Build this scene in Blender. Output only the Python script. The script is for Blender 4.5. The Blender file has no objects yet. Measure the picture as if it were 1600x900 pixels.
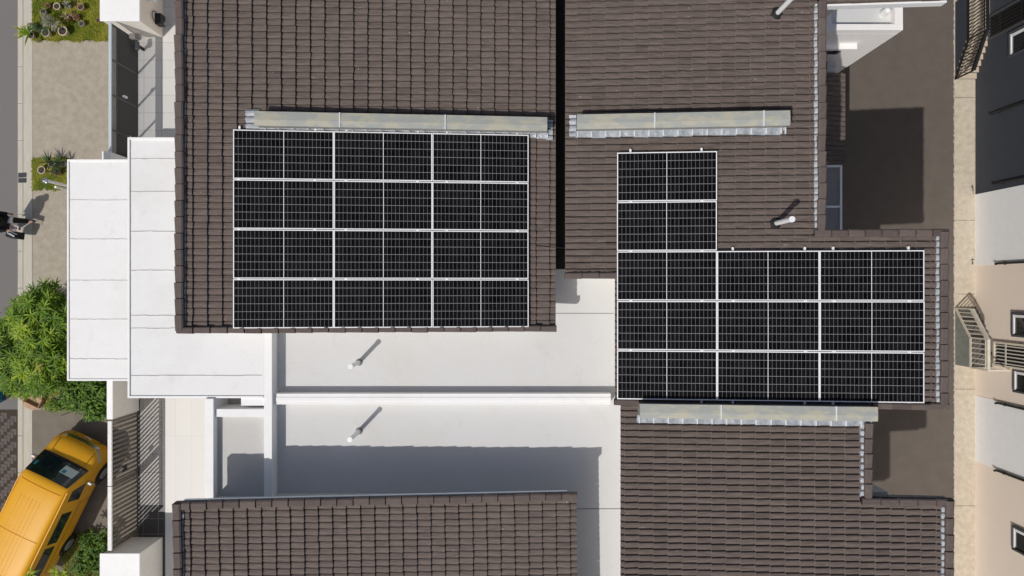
import bpy, math, random
import numpy as np
from mathutils import Vector, Matrix
random.seed(7)
rng = np.random.default_rng(11)
sc = bpy.context.scene
COL = sc.collection

# ------------------------------------------------------------------ camera, sky, sun, exposure
H = 24.0            # drone height above the street (m)
F = 1150.0          # focal length in photo pixels (1600 wide)
cam_d = bpy.data.cameras.new('camera'); cam = bpy.data.objects.new('camera', cam_d); COL.objects.link(cam)
cam.location = (0, 0, H); cam.rotation_euler = (0, 0, 0)
cam_d.sensor_width = 36; cam_d.lens = 36 * F / 1600; cam_d.clip_end = 2000; cam_d.clip_start = 0.1
sc.camera = cam
w = bpy.data.worlds.new("World"); sc.world = w; w.use_nodes = True
nt = w.node_tree; bgn = nt.nodes['Background']
sky = nt.nodes.new('ShaderNodeTexSky'); sky.sky_type = 'NISHITA'; sky.sun_disc = False
sky.sun_elevation = math.radians(54); sky.sun_rotation = math.radians(223.4)
nt.links.new(sky.outputs[0], bgn.inputs[0]); bgn.inputs[1].default_value = 0.085; sky.dust_density = 2.5; sky.ozone_density = .4; sky.air_density = .9
sun_d = bpy.data.lights.new('sun', 'SUN'); sun_d.energy = 3.15; sun_d.angle = math.radians(0.5); sun_d.color = (1, .965, .91)
sun = bpy.data.objects.new('sun', sun_d); COL.objects.link(sun)
LX, LY = 0.501, 0.530            # shadow offset per metre of height
sun.rotation_euler = Vector((LX, LY, -1)).to_track_quat('-Z', 'Y').to_euler()
sun.location = (-20, -20, 40)
vs = sc.view_settings; vs.view_transform = 'Standard'; vs.look = 'None'; vs.gamma = 1; vs.exposure = -0.23; vs.use_curve_mapping = False

# ------------------------------------------------------------------ survey helpers (photo measurements -> metres)
def PX(px, z=0.0): return (px - 800) * (H - z) / F
def PY(py, z=0.0): return (450 - py) * (H - z) / F
def P(px, py, z=0.0): return Vector((PX(px, z), PY(py, z), z))

# ------------------------------------------------------------------ materials
MATS = {}
def mat(name, col, rough=.7, var=.0, scale=4., col2=None, metal=0., bump=0., bscale=60., stretch=(1, 1, 1), attr=None, detail=6., speck=0., spec=.5, contrast=.35, transl=0.):
    m = bpy.data.materials.new(name); m.use_nodes = True
    n = m.node_tree.nodes; L = m.node_tree.links; b = n['Principled BSDF']
    b.inputs['Roughness'].default_value = rough; b.inputs['Metallic'].default_value = metal
    b.inputs['Specular IOR Level'].default_value = spec
    b.inputs['Base Color'].default_value = (*col, 1)
    tc = n.new('ShaderNodeTexCoord'); mp = n.new('ShaderNodeMapping'); mp.inputs['Scale'].default_value = stretch
    L.new(tc.outputs['Object'], mp.inputs[0])
    out = None
    if var or col2:
        c2 = col2 or tuple(c * (1 - var) for c in col)
        nz = n.new('ShaderNodeTexNoise'); nz.inputs['Scale'].default_value = scale; nz.inputs['Detail'].default_value = detail; nz.inputs['Roughness'].default_value = .65
        L.new(mp.outputs[0], nz.inputs[0])
        r = n.new('ShaderNodeValToRGB'); r.color_ramp.elements[0].position = .5 - contrast / 2; r.color_ramp.elements[1].position = .5 + contrast / 2
        r.color_ramp.elements[0].color = (*c2, 1); r.color_ramp.elements[1].color = (*col, 1)
        L.new(nz.outputs[0], r.inputs[0]); out = r.outputs[0]
    if attr:
        a = n.new('ShaderNodeAttribute'); a.attribute_name = 'rnd'
        r = n.new('ShaderNodeValToRGB')
        els = r.color_ramp.elements
        while len(els) < len(attr): els.new(.5)
        for i, c in enumerate(attr): els[i].position = i / (len(attr) - 1); els[i].color = (*c, 1)
        L.new(a.outputs['Fac'], r.inputs[0])
        if out:
            mx = n.new('ShaderNodeMixRGB'); mx.blend_type = 'MULTIPLY'; mx.inputs[0].default_value = 1
            L.new(out, mx.inputs[1]); L.new(r.outputs[0], mx.inputs[2]); out = mx.outputs[0]
        else: out = r.outputs[0]
    if speck:
        v = n.new('ShaderNodeTexNoise'); v.inputs['Scale'].default_value = 14; v.inputs['Detail'].default_value = 2
        L.new(tc.outputs['Object'], v.inputs[0])
        r = n.new('ShaderNodeValToRGB'); r.color_ramp.elements[0].position = .74; r.color_ramp.elements[1].position = .78
        L.new(v.outputs[0], r.inputs[0])
        mx = n.new('ShaderNodeMixRGB'); mx.inputs[2].default_value = (.42, .40, .36, 1)
        ml = n.new('ShaderNodeMath'); ml.operation = 'MULTIPLY'; ml.inputs[1].default_value = speck
        L.new(r.outputs[0], ml.inputs[0]); L.new(ml.outputs[0], mx.inputs[0])
        if out: L.new(out, mx.inputs[1])
        else: mx.inputs[1].default_value = (*col, 1)
        out = mx.outputs[0]
    if out: L.new(out, b.inputs['Base Color'])
    if bump:
        nz = n.new('ShaderNodeTexNoise'); nz.inputs['Scale'].default_value = bscale; nz.inputs['Detail'].default_value = 4
        L.new(mp.outputs[0], nz.inputs[0])
        bp = n.new('ShaderNodeBump'); bp.inputs['Strength'].default_value = bump; bp.inputs['Distance'].default_value = .01
        L.new(nz.outputs[0], bp.inputs['Height']); L.new(bp.outputs[0], b.inputs['Normal'])
    if transl:
        t = n.new('ShaderNodeBsdfTranslucent'); ms = n.new('ShaderNodeMixShader'); ms.inputs[0].default_value = transl
        if out: L.new(out, t.inputs[0])
        L.new(b.outputs[0], ms.inputs[1]); L.new(t.outputs[0], ms.inputs[2]); L.new(ms.outputs[0], n['Material Output'].inputs[0])
    MATS[name] = m; return m

TILE = mat('roof_tile', (1.15, 1.10, 1.12), .85, col2=(.62, .60, .59), scale=5, stretch=(.6, 7, 1), bump=.35, bscale=30,
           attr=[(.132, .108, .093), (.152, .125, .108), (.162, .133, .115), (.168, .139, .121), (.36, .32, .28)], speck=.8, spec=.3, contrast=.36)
CAPT = mat('cap_tile', (1.05, 1, 1), .85, col2=(.75, .73, .73), scale=9, bump=.3, bscale=40,
           attr=[(.112, .090, .080), (.138, .113, .101), (.165, .136, .120)], speck=.3, spec=.3, contrast=.5)
def grime_white(name, c, c2, sc_, dirt):
    m = mat(name, c, .75, col2=c2, scale=sc_, bump=.12, bscale=90, contrast=.6, spec=.3)
    n = m.node_tree.nodes; L = m.node_tree.links; b = n['Principled BSDF']
    src = b.inputs['Base Color'].links[0].from_socket
    tc = n.new('ShaderNodeTexCoord')
    nz = n.new('ShaderNodeTexNoise'); nz.inputs['Scale'].default_value = 1.7; nz.inputs['Detail'].default_value = 9; nz.inputs['Roughness'].default_value = .72; nz.inputs['Distortion'].default_value = .8
    L.new(tc.outputs['Object'], nz.inputs[0])
    r = n.new('ShaderNodeValToRGB'); r.color_ramp.elements[0].position = .56; r.color_ramp.elements[1].position = .78
    L.new(nz.outputs[0], r.inputs[0])
    ml = n.new('ShaderNodeMath'); ml.operation = 'MULTIPLY'; ml.inputs[1].default_value = dirt; L.new(r.outputs[0], ml.inputs[0])
    mx = n.new('ShaderNodeMixRGB'); mx.inputs[2].default_value = (.52, .50, .46, 1)
    L.new(ml.outputs[0], mx.inputs[0]); L.new(src, mx.inputs[1]); L.new(mx.outputs[0], b.inputs['Base Color'])
    # small dark specks and faint runs of dried water
    v = n.new('ShaderNodeTexNoise'); v.inputs['Scale'].default_value = 9; v.inputs['Detail'].default_value = 3; v.inputs['Distortion'].default_value = 1.5
    L.new(tc.outputs['Object'], v.inputs[0])
    r2 = n.new('ShaderNodeValToRGB'); r2.color_ramp.elements[0].position = .70; r2.color_ramp.elements[1].position = .80; L.new(v.outputs[0], r2.inputs[0])
    m2 = n.new('ShaderNodeMath'); m2.operation = 'MULTIPLY'; m2.inputs[1].default_value = dirt * 1.3; L.new(r2.outputs[0], m2.inputs[0])
    v3 = n.new('ShaderNodeTexNoise'); v3.inputs['Scale'].default_value = .55; v3.inputs['Detail'].default_value = 6; v3.inputs['Roughness'].default_value = .7; L.new(tc.outputs['Object'], v3.inputs[0])
    r3 = n.new('ShaderNodeValToRGB'); r3.color_ramp.elements[0].position = .50; r3.color_ramp.elements[1].position = .66; L.new(v3.outputs[0], r3.inputs[0])
    m3 = n.new('ShaderNodeMath'); m3.operation = 'MULTIPLY'; m3.inputs[1].default_value = dirt * .55; L.new(r3.outputs[0], m3.inputs[0])
    mx3 = n.new('ShaderNodeMixRGB'); mx3.inputs[2].default_value = (.60, .565, .49, 1); L.new(m3.outputs[0], mx3.inputs[0]); L.new(mx.outputs[0], mx3.inputs[1])
    mx2 = n.new('ShaderNodeMixRGB'); mx2.inputs[2].default_value = (.40, .38, .35, 1); L.new(m2.outputs[0], mx2.inputs[0]); L.new(mx3.outputs[0], mx2.inputs[1]); L.new(mx2.outputs[0], b.inputs['Base Color'])
    return m
TERR = grime_white('grey_terrace_floor', (.60, .59, .565), (.55, .54, .52), 14, .35)
FLATW = grime_white('white_roof_coating', (.685, .685, .68), (.64, .64, .635), 26, .45)
CANO = grime_white('white_canopy_paint', (.86, .86, .855), (.825, .825, .82), 5, .28)
PARA = grime_white('white_parapet_paint', (.94, .94, .93), (.90, .90, .89), 8, .2)
WALLC = mat('cream_wall', (.72, .70, .66), .85, var=.08, scale=3, bump=.1)
ANNX = mat('white_wall', (.95, .925, .90), .8, var=.06, scale=5, bump=.1)
GREYP = mat('grey_paint', (.31, .295, .28), .7, var=.15, scale=5)
SEAM = mat('grey_sealant', (.58, .57, .55), .85, var=.25, scale=9, contrast=.6)
GRIME = mat('light_grime', (.68, .665, .635), .85, var=.2, scale=9)
JOINT = mat('dark_joint', (.22, .22, .22), .9)
GUTT = mat('gutter_bitumen', (.02, .02, .02), .95, var=.3)
COPPER = mat('weathered_capping', (.455, .435, .345), .6, col2=(.36, .375, .35), scale=3.4, stretch=(.7, 1.5, 1), metal=.0, bump=.08, bscale=12, contrast=.11, detail=10, spec=.4)
LEAD = mat('lead_flashing', (.47, .50, .525), .5, col2=(.28, .31, .34), scale=9, bump=.4, bscale=25, contrast=.4, metal=.15)
LEADW = mat('flashing_seam', (.72, .75, .78), .5)
ALU = mat('anodised_aluminium', (.95, .95, .95), .45, metal=.1)
ASPH = mat('road_asphalt', (.215, .205, .198), .9, col2=(.165, .155, .150), scale=30, bump=.5, bscale=120, contrast=.7)
YARD = mat('yard_asphalt', (.150, .126, .105), .92, col2=(.112, .094, .079), scale=2.2, bump=.4, bscale=160, contrast=.55, detail=14)
DRIVE = mat('driveway_concrete', (.455, .405, .325), .9, col2=(.335, .295, .232), scale=5, bump=.5, bscale=70, contrast=.42, detail=12)
DRIVED = mat('worn_driveway', (.235, .205, .165), .9, col2=(.155, .135, .110), scale=2.5, bump=.4, bscale=70, contrast=.6, detail=12)
KERB = mat('kerb_concrete', (.60, .565, .48), .9, col2=(.47, .44, .375), scale=5, stretch=(3, .5, 1), bump=.3, bscale=60, contrast=.6, detail=10)
APRON = mat('apron_concrete', (.68, .60, .48), .9, col2=(.44, .38, .295), scale=6, bump=.4, bscale=60, contrast=.55, detail=12)
SOIL = mat('soil', (.07, .052, .036), .95, var=.4, scale=20)
NAVY = mat('navy_wall', (.047, .055, .072), .75, col2=(.040, .047, .061), scale=2.5, contrast=.5)
BEIGE = mat('beige_wall', (.94, .82, .70), .85, col2=(.90, .775, .655), scale=2.5, bump=.1, contrast=.6)
WHITEW = mat('white_panel_wall', (.96, .96, .955), .8, var=.05, scale=4)
BLACK = mat('black_metal', (.012, .012, .013), .5)
DGREY = mat('dark_grey_frame', (.07, .075, .085), .45)
LOUV = mat('cream_louvre_paint', (.62, .58, .52), .55)
PALEST = mat('pale_steel_paint', (.80, .73, .60), .6, var=.2, scale=8)
STEP = mat('step_concrete', (.62, .52, .40), .9, var=.15, scale=6)
SHTREAD = mat('shade_painted_treads', (.17, .16, .145), .9, var=.2, scale=6)  # treads darkened to paint in the shade behind the railing
SIDEG = mat('greenish_render', (.30, .31, .27), .9, var=.25, scale=5)
PVC = mat('white_pvc', (.88, .88, .88), .35)
RUBB = mat('black_rubber', (.012, .012, .012), .8)
GATED = mat('dark_gate_panel', (.055, .054, .052), .55, var=.12, scale=3)
GATEL = mat('pale_blue_rail', (.62, .69, .74), .35, metal=.2)
GATEW = mat('white_gate_paint', (.84, .83, .81), .55, var=.15, scale=14, contrast=.25)
GATEB = mat('worn_brown_gate', (.20, .175, .15), .6, col2=(.10, .085, .07), scale=9)
VANY = mat('yellow_van_paint', (.80, .395, .020), .42, var=.06, scale=3, spec=.25)
VANB = mat('black_plastic', (.014, .014, .015), .5)
CHROME = mat('chrome', (.7, .72, .74), .18, metal=1.)
LAMP = mat('headlamp_lens', (.55, .58, .60), .12, metal=.3)
CARGL = mat('dark_car_glass', (.012, .022, .026), .06, spec=.8)
WGLASS = mat('window_glass', (.015, .02, .022), .05, spec=.9)
RIM = mat('wheel_rim', (.38, .38, .38), .4, metal=.6)
PAPER = mat('paper_card', (.62, .72, .68), .8)
TEAL = mat('teal_paint', (.03, .30, .36), .6)
BLUEP = mat('blue_plastic', (.02, .22, .38), .45)
CARD = mat('cardboard', (.52, .355, .235), .9, var=.2, scale=8)
CLOTH = mat('black_cloth', (.013, .013, .016), .9)
SHIRT = mat('white_shirt', (.70, .72, .76), .9)
SKIN = mat('skin', (.42, .24, .16), .6)
HAIR = mat('dark_hair', (.015, .011, .009), .6)
SHOE = mat('black_shoe', (.010, .010, .010), .4)
PINKP = mat('pinkish_paper', (.62, .50, .46), .9)
GREYC = mat('grey_cloth', (.42, .45, .48), .8)
TERRA = mat('terracotta', (.36, .17, .09), .85, var=.2, scale=12)
CREAMP = mat('cream_pot', (.66, .56, .42), .7, var=.15, scale=14)
GREYPOT = mat('grey_pot', (.36, .33, .31), .8, var=.2, scale=14)
PINKPOT = mat('pinkish_clay_pot', (.46, .32, .25), .8, var=.2, scale=14)
BARK = mat('bark', (.16, .12, .085), .9, var=.4, scale=12, bump=.5)
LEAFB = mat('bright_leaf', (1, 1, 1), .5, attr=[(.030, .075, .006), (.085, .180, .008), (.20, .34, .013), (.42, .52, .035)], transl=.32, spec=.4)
LEAFH = mat('hedge_leaf', (1, 1, 1), .5, attr=[(.025, .065, .006), (.075, .165, .008), (.19, .32, .015)], transl=.22, spec=.4)
LEAFG = mat('grey_green_leaf', (1, 1, 1), .6, attr=[(.13, .15, .085), (.22, .225, .15), (.34, .33, .24)], transl=.15)
LEAFD = mat('dark_green_leaf', (1, 1, 1), .55, attr=[(.015, .035, .010), (.035, .075, .015), (.075, .135, .02)], transl=.15)
LEAFY = mat('yellow_green_leaf', (1, 1, 1), .55, attr=[(.16, .17, .02), (.30, .30, .03), (.48, .44, .06)], transl=.2)
LEAFP = mat('pale_beige_leaf', (1, 1, 1), .6, attr=[(.24, .19, .10), (.38, .31, .17), (.50, .42, .26)], transl=.15)
LEAFR = mat('reddish_leaf', (1, 1, 1), .6, attr=[(.16, .07, .035), (.30, .15, .08), (.40, .25, .15)], transl=.15)
GRASS = mat('grass_blades', (1, 1, 1), .6, attr=[(.13, .19, .010), (.24, .29, .012), (.36, .37, .020), (.50, .43, .10)], transl=.3)

def tile_floor(name, col, grout, size, rough=.5, gw=.012, var=.1):
    m = bpy.data.materials.new(name); m.use_nodes = True
    n = m.node_tree.nodes; L = m.node_tree.links; b = n['Principled BSDF']; b.inputs['Roughness'].default_value = rough
    tc = n.new('ShaderNodeTexCoord'); br = n.new('ShaderNodeTexBrick'); br.offset = 0; br.squash = 1
    br.inputs['Scale'].default_value = 1; br.inputs['Brick Width'].default_value = size[0]; br.inputs['Row Height'].default_value = size[1]
    br.inputs['Mortar Size'].default_value = gw; br.inputs['Color1'].default_value = (*col, 1); br.inputs['Color2'].default_value = (*[c * (1 - var) for c in col], 1)
    br.inputs['Mortar'].default_value = (*grout, 1)
    L.new(tc.outputs['Object'], br.inputs[0]); L.new(br.outputs[0], b.inputs['Base Color']); return m
PORCHT = tile_floor('pale_porch_tile', (.70, .685, .655), (.50, .49, .47), (.57, .57), gw=.010)
DARKT = tile_floor('dark_drive_tile', (.050, .048, .046), (.16, .15, .14), (.5, .5), .45, .012)
CREAMT = tile_floor('cream_patio_tile', (.70, .685, .65), (.60, .58, .55), (.52, 2.4), gw=.008, var=.04)
PALED = tile_floor('pale_drive_tile', (.50, .47, .43), (.30, .28, .26), (.6, .6), gw=.010)
def herring():
    m = bpy.data.materials.new('brick_paver'); m.use_nodes = True
    n = m.node_tree.nodes; L = m.node_tree.links; b = n['Principled BSDF']; b.inputs['Roughness'].default_value = .9
    a = n.new('ShaderNodeAttribute'); a.attribute_name = 'rnd'; r = n.new('ShaderNodeValToRGB'); els = r.color_ramp.elements
    els[0].color = (.108, .094, .088, 1); els[1].color = (.158, .128, .116, 1)
    L.new(a.outputs['Fac'], r.inputs[0]); L.new(r.outputs[0], b.inputs['Base Color']); return m
PAVER = herring()

def solar_mat():
    m = bpy.data.materials.new('solar_cells'); m.use_nodes = True
    n = m.node_tree.nodes; L = m.node_tree.links; b = n['Principled BSDF']
    tc = n.new('ShaderNodeTexCoord'); sp = n.new('ShaderNodeSeparateXYZ'); L.new(tc.outputs['Generated'], sp.inputs[0])
    def M(op, a, bb=None, c=None):
        k = n.new('ShaderNodeMath'); k.operation = op
        for i, v in enumerate((a, bb, c)):
            if v is None: continue
            if isinstance(v, (int, float)): k.inputs[i].default_value = v
            else: L.new(v, k.inputs[i])
        return k.outputs[0]
    def line(coord, count, width):     # 1 on the line between cells
        f = M('FRACT', M('MULTIPLY', coord, count)); d = M('MINIMUM', f, M('SUBTRACT', 1.0, f))
        return M('LESS_THAN', d, width)
    vx = line(sp.outputs[0], 24, .026); hy = line(sp.outputs[1], 6, .020)
    mid = M('LESS_THAN', M('ABSOLUTE', M('SUBTRACT', sp.outputs[0], .5)), .0030)
    bus = line(sp.outputs[1], 60, .10)
    # per-cell tone
    cx = M('FLOOR', M('MULTIPLY', sp.outputs[0], 24)); cy = M('FLOOR', M('MULTIPLY', sp.outputs[1], 6))
    oi = n.new('ShaderNodeObjectInfo'); cb = n.new('ShaderNodeCombineXYZ'); L.new(cx, cb.inputs[0]); L.new(cy, cb.inputs[1]); L.new(M('MULTIPLY', oi.outputs['Random'], 97), cb.inputs[2])
    wn = n.new('ShaderNodeTexWhiteNoise'); L.new(cb.outputs[0], wn.inputs[0])
    nz = n.new('ShaderNodeTexNoise'); nz.inputs['Scale'].default_value = 2.2; nz.inputs['Detail'].default_value = 5; L.new(tc.outputs['Object'], nz.inputs[0])
    tone = M('ADD', M('MULTIPLY', wn.outputs[0], .35), M('MULTIPLY', nz.outputs[0], .65))
    cr = n.new('ShaderNodeValToRGB'); cr.color_ramp.elements[0].color = (.0028, .0029, .0036, 1); cr.color_ramp.elements[1].color = (.0105, .0105, .0125, 1)
    cr.color_ramp.elements[0].position = .3; cr.color_ramp.elements[1].position = .75
    L.new(tone, cr.inputs[0])
    def mix(fac, c1, col, amt):
        mx = n.new('ShaderNodeMixRGB'); L.new(M('MULTIPLY', fac, amt), mx.inputs[0]); L.new(c1, mx.inputs[1]); mx.inputs[2].default_value = col; return mx.outputs[0]
    c = mix(vx, cr.outputs[0], (.42, .42, .43, 1), .60); c = mix(hy, c, (.62, .62, .62, 1), .56); c = mix(mid, c, (.85, .85, .85, 1), 1)
    L.new(c, b.inputs['Base Color']); b.inputs['Roughness'].default_value = .32; b.inputs['Specular IOR Level'].default_value = .06
    return m
SOLAR = solar_mat()

# ------------------------------------------------------------------ mesh builder
class MB:
    def __init__(s): s.v = []; s.f = []; s.r = []
    def add(s, vs, fs, r=.5):
        o = len(s.v); s.v += [tuple(p) for p in vs]
        for k, f in enumerate(fs): s.f.append(tuple(i + o for i in f)); s.r.append(r[k] if isinstance(r, list) else r)
        return s
    def hexa(s, p, r=.5):   # 8 points: bottom 4 (ccw) then top 4
        return s.add(p, [(3, 2, 1, 0), (4, 5, 6, 7), (0, 1, 5, 4), (1, 2, 6, 5), (2, 3, 7, 6), (3, 0, 4, 7)], r)
    def box(s, x0, x1, y0, y1, z0, z1, r=.5):
        return s.hexa([(x0, y0, z0), (x1, y0, z0), (x1, y1, z0), (x0, y1, z0), (x0, y0, z1), (x1, y0, z1), (x1, y1, z1), (x0, y1, z1)], r)
    def slab(s, x0, x1, y0, y1, zf, zb, zt, r=.5):   # box following a plane zf(x)
        return s.hexa([(x0, y0, zf(x0) + zb), (x1, y0, zf(x1) + zb), (x1, y1, zf(x1) + zb), (x0, y1, zf(x0) + zb),
                       (x0, y0, zf(x0) + zt), (x1, y0, zf(x1) + zt), (x1, y1, zf(x1) + zt), (x0, y1, zf(x0) + zt)], r)
    def quad(s, a, b, c, d, r=.5): return s.add([a, b, c, d], [(0, 1, 2, 3)], r)
    def sheet(s, x0, x1, y0, y1, z): return s.quad((x0, y0, z), (x1, y0, z), (x1, y1, z), (x0, y1, z))
    def tube(s, p0, p1, r0, r1=None, n=12, cap=True, r=.5):
        r1 = r0 if r1 is None else r1
        p0 = Vector(p0); p1 = Vector(p1); d = (p1 - p0).normalized()
        u = d.orthogonal().normalized(); v = d.cross(u)
        vs = []
        for p, rr in ((p0, r0), (p1, r1)):
            for i in range(n):
                a = 2 * math.pi * i / n; vs.append(p + u * math.cos(a) * rr + v * math.sin(a) * rr)
        fs = [(i, (i + 1) % n, n + (i + 1) % n, n + i) for i in range(n)]
        if cap: fs += [tuple(range(n - 1, -1, -1)), tuple(range(n, 2 * n))]
        return s.add(vs, fs, r)
    def bar(s, p0, p1, w, h, up=(0, 0, 1)):
        p0 = Vector(p0); p1 = Vector(p1); d = (p1 - p0).normalized(); side = d.cross(Vector(up))
        if side.length < 1e-5: side = d.orthogonal()
        side.normalize(); u = side.cross(d); a = side * w / 2; b = u * h / 2
        return s.hexa([p0 - a - b, p0 + a - b, p1 + a - b, p1 - a - b, p0 - a + b, p0 + a + b, p1 + a + b, p1 - a + b])
    def lathe(s, prof, c=(0, 0, 0), n=20, r=.5):
        vs = []; fs = []
        for (rr, z) in prof:
            for i in range(n):
                a = 2 * math.pi * i / n; vs.append((c[0] + rr * math.cos(a), c[1] + rr * math.sin(a), c[2] + z))
        for k in range(len(prof) - 1):
            for i in range(n): fs.append((k * n + i, k * n + (i + 1) % n, (k + 1) * n + (i + 1) % n, (k + 1) * n + i))
        return s.add(vs, fs, r)
    def build(s, name, m, parent=None, bevel=0, smooth=False, attr=False, loc=None):
        me = bpy.data.meshes.new(name); me.from_pydata(s.v, [], s.f); me.update()
        if attr:
            a = me.attributes.new('rnd', 'FLOAT', 'FACE'); a.data.foreach_set('value', s.r)
        if m: me.materials.append(m)
        if smooth: me.polygons.foreach_set('use_smooth', [True] * len(me.polygons))
        o = bpy.data.objects.new(name, me); COL.objects.link(o)
        if parent: o.parent = parent; o.matrix_parent_inverse = Matrix.Translation(parent.location).inverted()
        if bevel:
            b = o.modifiers.new('bevel', 'BEVEL'); b.width = bevel; b.segments = 2; b.limit_method = 'ANGLE'
        if loc: o.location = loc
        return o
def tag(o, label, cat, group=None):
    o['label'] = label; o['category'] = cat
    if group: o['group'] = group
    return o
def thing(name, label, cat, loc=(0, 0, 0), group=None):
    o = bpy.data.objects.new(name, None); o.empty_display_size = .2; COL.objects.link(o); o.location = loc
    return tag(o, label, cat, group)
def struct(o, kind='structure'): o['kind'] = kind; return o

# ================================================================== THE SETTING: GROUND
g = MB(); g.sheet(-300, 300, -300, 300, -.012); struct(g.build('ground', ASPH))
xr = PX(30)
g = MB(); g.sheet(-45, xr, -60, 60, 0.0); struct(g.build('road', ASPH))
# brick paved bay at the lower left, laid herringbone
pv = MB(); L_, W_ = .215, .105
px0, px1, py0, py1 = -19.2, xr - .004, PY(905), PY(640)
def herring_bricks():
    n = 0
    u = .105
    for a in range(-80, 80):
        for b in range(-60, 60):
            # herringbone lattice: pair of bricks repeats at (u,u) and (2u,-2u)
            ox = -17.4 + a * u + b * 2 * u; oy = -7.0 + a * u - b * 2 * u
            for (w_, h_, dx, dy) in ((2 * u, u, 0, 0), (u, 2 * u, 2 * u, 0)):
                x0 = ox + dx; y0 = oy + dy; x1 = x0 + w_; y1 = y0 + h_
                if x0 < px0 or x1 > px1 or y0 < py0 or y1 > py1: continue
                t = random.random() * .6 + (.4 if (x0 < -17.35) else 0)
                e = .006; z = .012 + random.random() * .004
                pv.quad((x0 + e, y0 + e, z), (x1 - e, y0 + e, z), (x1 - e, y1 - e, z), (x0 + e, y1 - e, z), t); n += 1
    return n
herring_bricks()
g = MB(); g.sheet(px0, px1, py0, py1, .006); struct(g.build('paving_bed', SOIL))
struct(pv.build('brick_paving', PAVER, attr=True))
xk = PX(52)
g = MB()
y = -60.0
while y < 60:
    ln = 1.2; g.box(xr, xr + .17, y + .004, y + ln - .004, -.01, .075); y += ln
struct(g.build('kerb', KERB, bevel=.012))
g = MB(); g.box(xr + .17, xk, -60, 60, -.01, .060); struct(g.build('drain_strip', KERB))
GZ = .055
xg = PX(216)
g = MB(); g.sheet(xk, xg, PY(298), PY(64), GZ); g.sheet(xk, xg, PY(640), PY(298), GZ - .006); struct(g.build('driveway', DRIVE))
g = MB(); g.sheet(xk, PX(218), -12, PY(640), GZ - .002); struct(g.build('worn_driveway', DRIVED))
g = MB(); g.sheet(xk, xg, PY(64), 14, GZ - .002); struct(g.build('lawn_soil', SOIL))
# porch floor behind the gates
g = MB(); g.sheet(xg, -6.9, PY(215), 14, .062); g.sheet(xg, -6.9, -2.4, PY(215), .060); struct(g.build('porch_floor', PORCHT))
g = MB(); g.sheet(PX(218), PX(257), PY(788), PY(610), .066); struct(g.build('pale_drive', PALED))
g = MB(); g.sheet(PX(218), PX(257), -12, PY(788), .066); struct(g.build('tiled_drive', DARKT))
g = MB(); g.box(PX(257), PX(260.5), -12, PY(610), .0, .075); struct(g.build('drain_channel', DGREY))
g = MB(); g.box(PX(260.5), -6.9, -12, -2.4, .0, .10); struct(g.build('patio', CREAMT))
# rear yard and the concrete apron in front of the facing houses
xa = PX(1490.5)
g = MB(); g.sheet(0, xa, -40, 40, .004); struct(g.build('rear_lane', YARD))
g = MB(); g.box(xa, 15.2, -40, 40, -.01, .030); struct(g.build('concrete_apron', APRON))
g = MB()
for k in range(160):
    yy = -14 + k * .18 + random.uniform(-.05, .05); g.box(xa - random.uniform(.008, .022), xa - .001, yy, yy + random.uniform(.06, .17), 0, .022)
struct(g.build('apron_edge', KERB))
g = MB()
for (a, b) in ((2.2, 2.21), (-3.3, -3.29), (6.2, 6.21), (-7.1, -7.09), (-.2, -.19)): g.box(xa + .005, 15.08, a, b, .029, .034)
struct(g.build('apron_joint', SOIL))

# ================================================================== ROOF TILES
G, RW = .3035, .1405
THK = .040
PROF = [(0, -.012), (.06, .012), (.25, .028), (.50, .033), (.76, .031), (.84, .026), (1, -.020)]
AL, BL = 7.79, -.0879           # left (front) roof plane  z = AL + BL x
AR, BR = 7.97, .0858            # right (rear) roof plane
zl = lambda x: AL + BL * x
zr = lambda x: AR + BR * x
PROFL = [(0, -.004), (.08, .010), (.28, .018), (.50, .021), (.74, .019), (.86, .014), (1, -.008)]
def tile_rect(mb, x0, x1, y0, y1, zf, ridge, desc, yoff=0.0):
    k = 0; prof = PROFL if desc > 0 else PROF; THK = .048 if desc > 0 else .040
    while True:
        c0 = ridge + desc * k * G; c1 = c0 + desc * G; k += 1
        if (desc > 0 and c0 > x1) or (desc < 0 and c0 < x0): break
        lo, hi = min(c0, c1), max(c0, c1)
        if hi < x0 or lo > x1: continue
        j0 = math.floor((y0 - yoff) / RW); j1 = math.ceil((y1 - yoff) / RW)
        for j in range(j0, j1):
            yb = yoff + j * RW
            jit = random.gauss(0, .004); zj = random.gauss(0, .0016); tw = random.gauss(0, .0018)
            ua = max(x0, min(x1, c0 - desc * .022)); ub = max(x0, min(x1, c1 + desc * jit))
            fa = (ua - c0) * desc / G; fb = (ub - c0) * desc / G
            top = []; bot = []; dn = []
            for (s_, h_) in prof:
                yy = max(y0, min(y1, yb + s_ * RW)); ub = max(x0, min(x1, c1 + desc * (jit + (.010 * (1 - (2 * s_ - 1) ** 2) if desc > 0 else 0))))
                top.append((ua, yy, zf(ua) + THK * fa + h_ + zj))
                yl = max(y0, min(y1, yb + s_ * RW + tw))
                bot.append((ub, yl, zf(ub) + THK * fb + h_ + zj))
                dn.append((ub, yl, zf(ub) + THK * fb + h_ + zj - THK - .014))
            n = len(PROF); vs = top + bot + dn; fs = []
            for i in range(n - 1):
                if desc > 0: fs.append((i, n + i, n + i + 1, i + 1)); fs.append((n + i, 2 * n + i, 2 * n + i + 1, n + i + 1))
                else: fs.append((i, i + 1, n + i + 1, n + i)); fs.append((n + i, n + i + 1, 2 * n + i + 1, 2 * n + i))
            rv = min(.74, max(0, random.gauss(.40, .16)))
            mb.add(vs, fs, [rv if q % 2 == 0 or desc > 0 else random.uniform(.8, 1) for q in range(len(fs))])  # rear-slope butts paler: worn edges, with their sunlit look put into the colour
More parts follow.
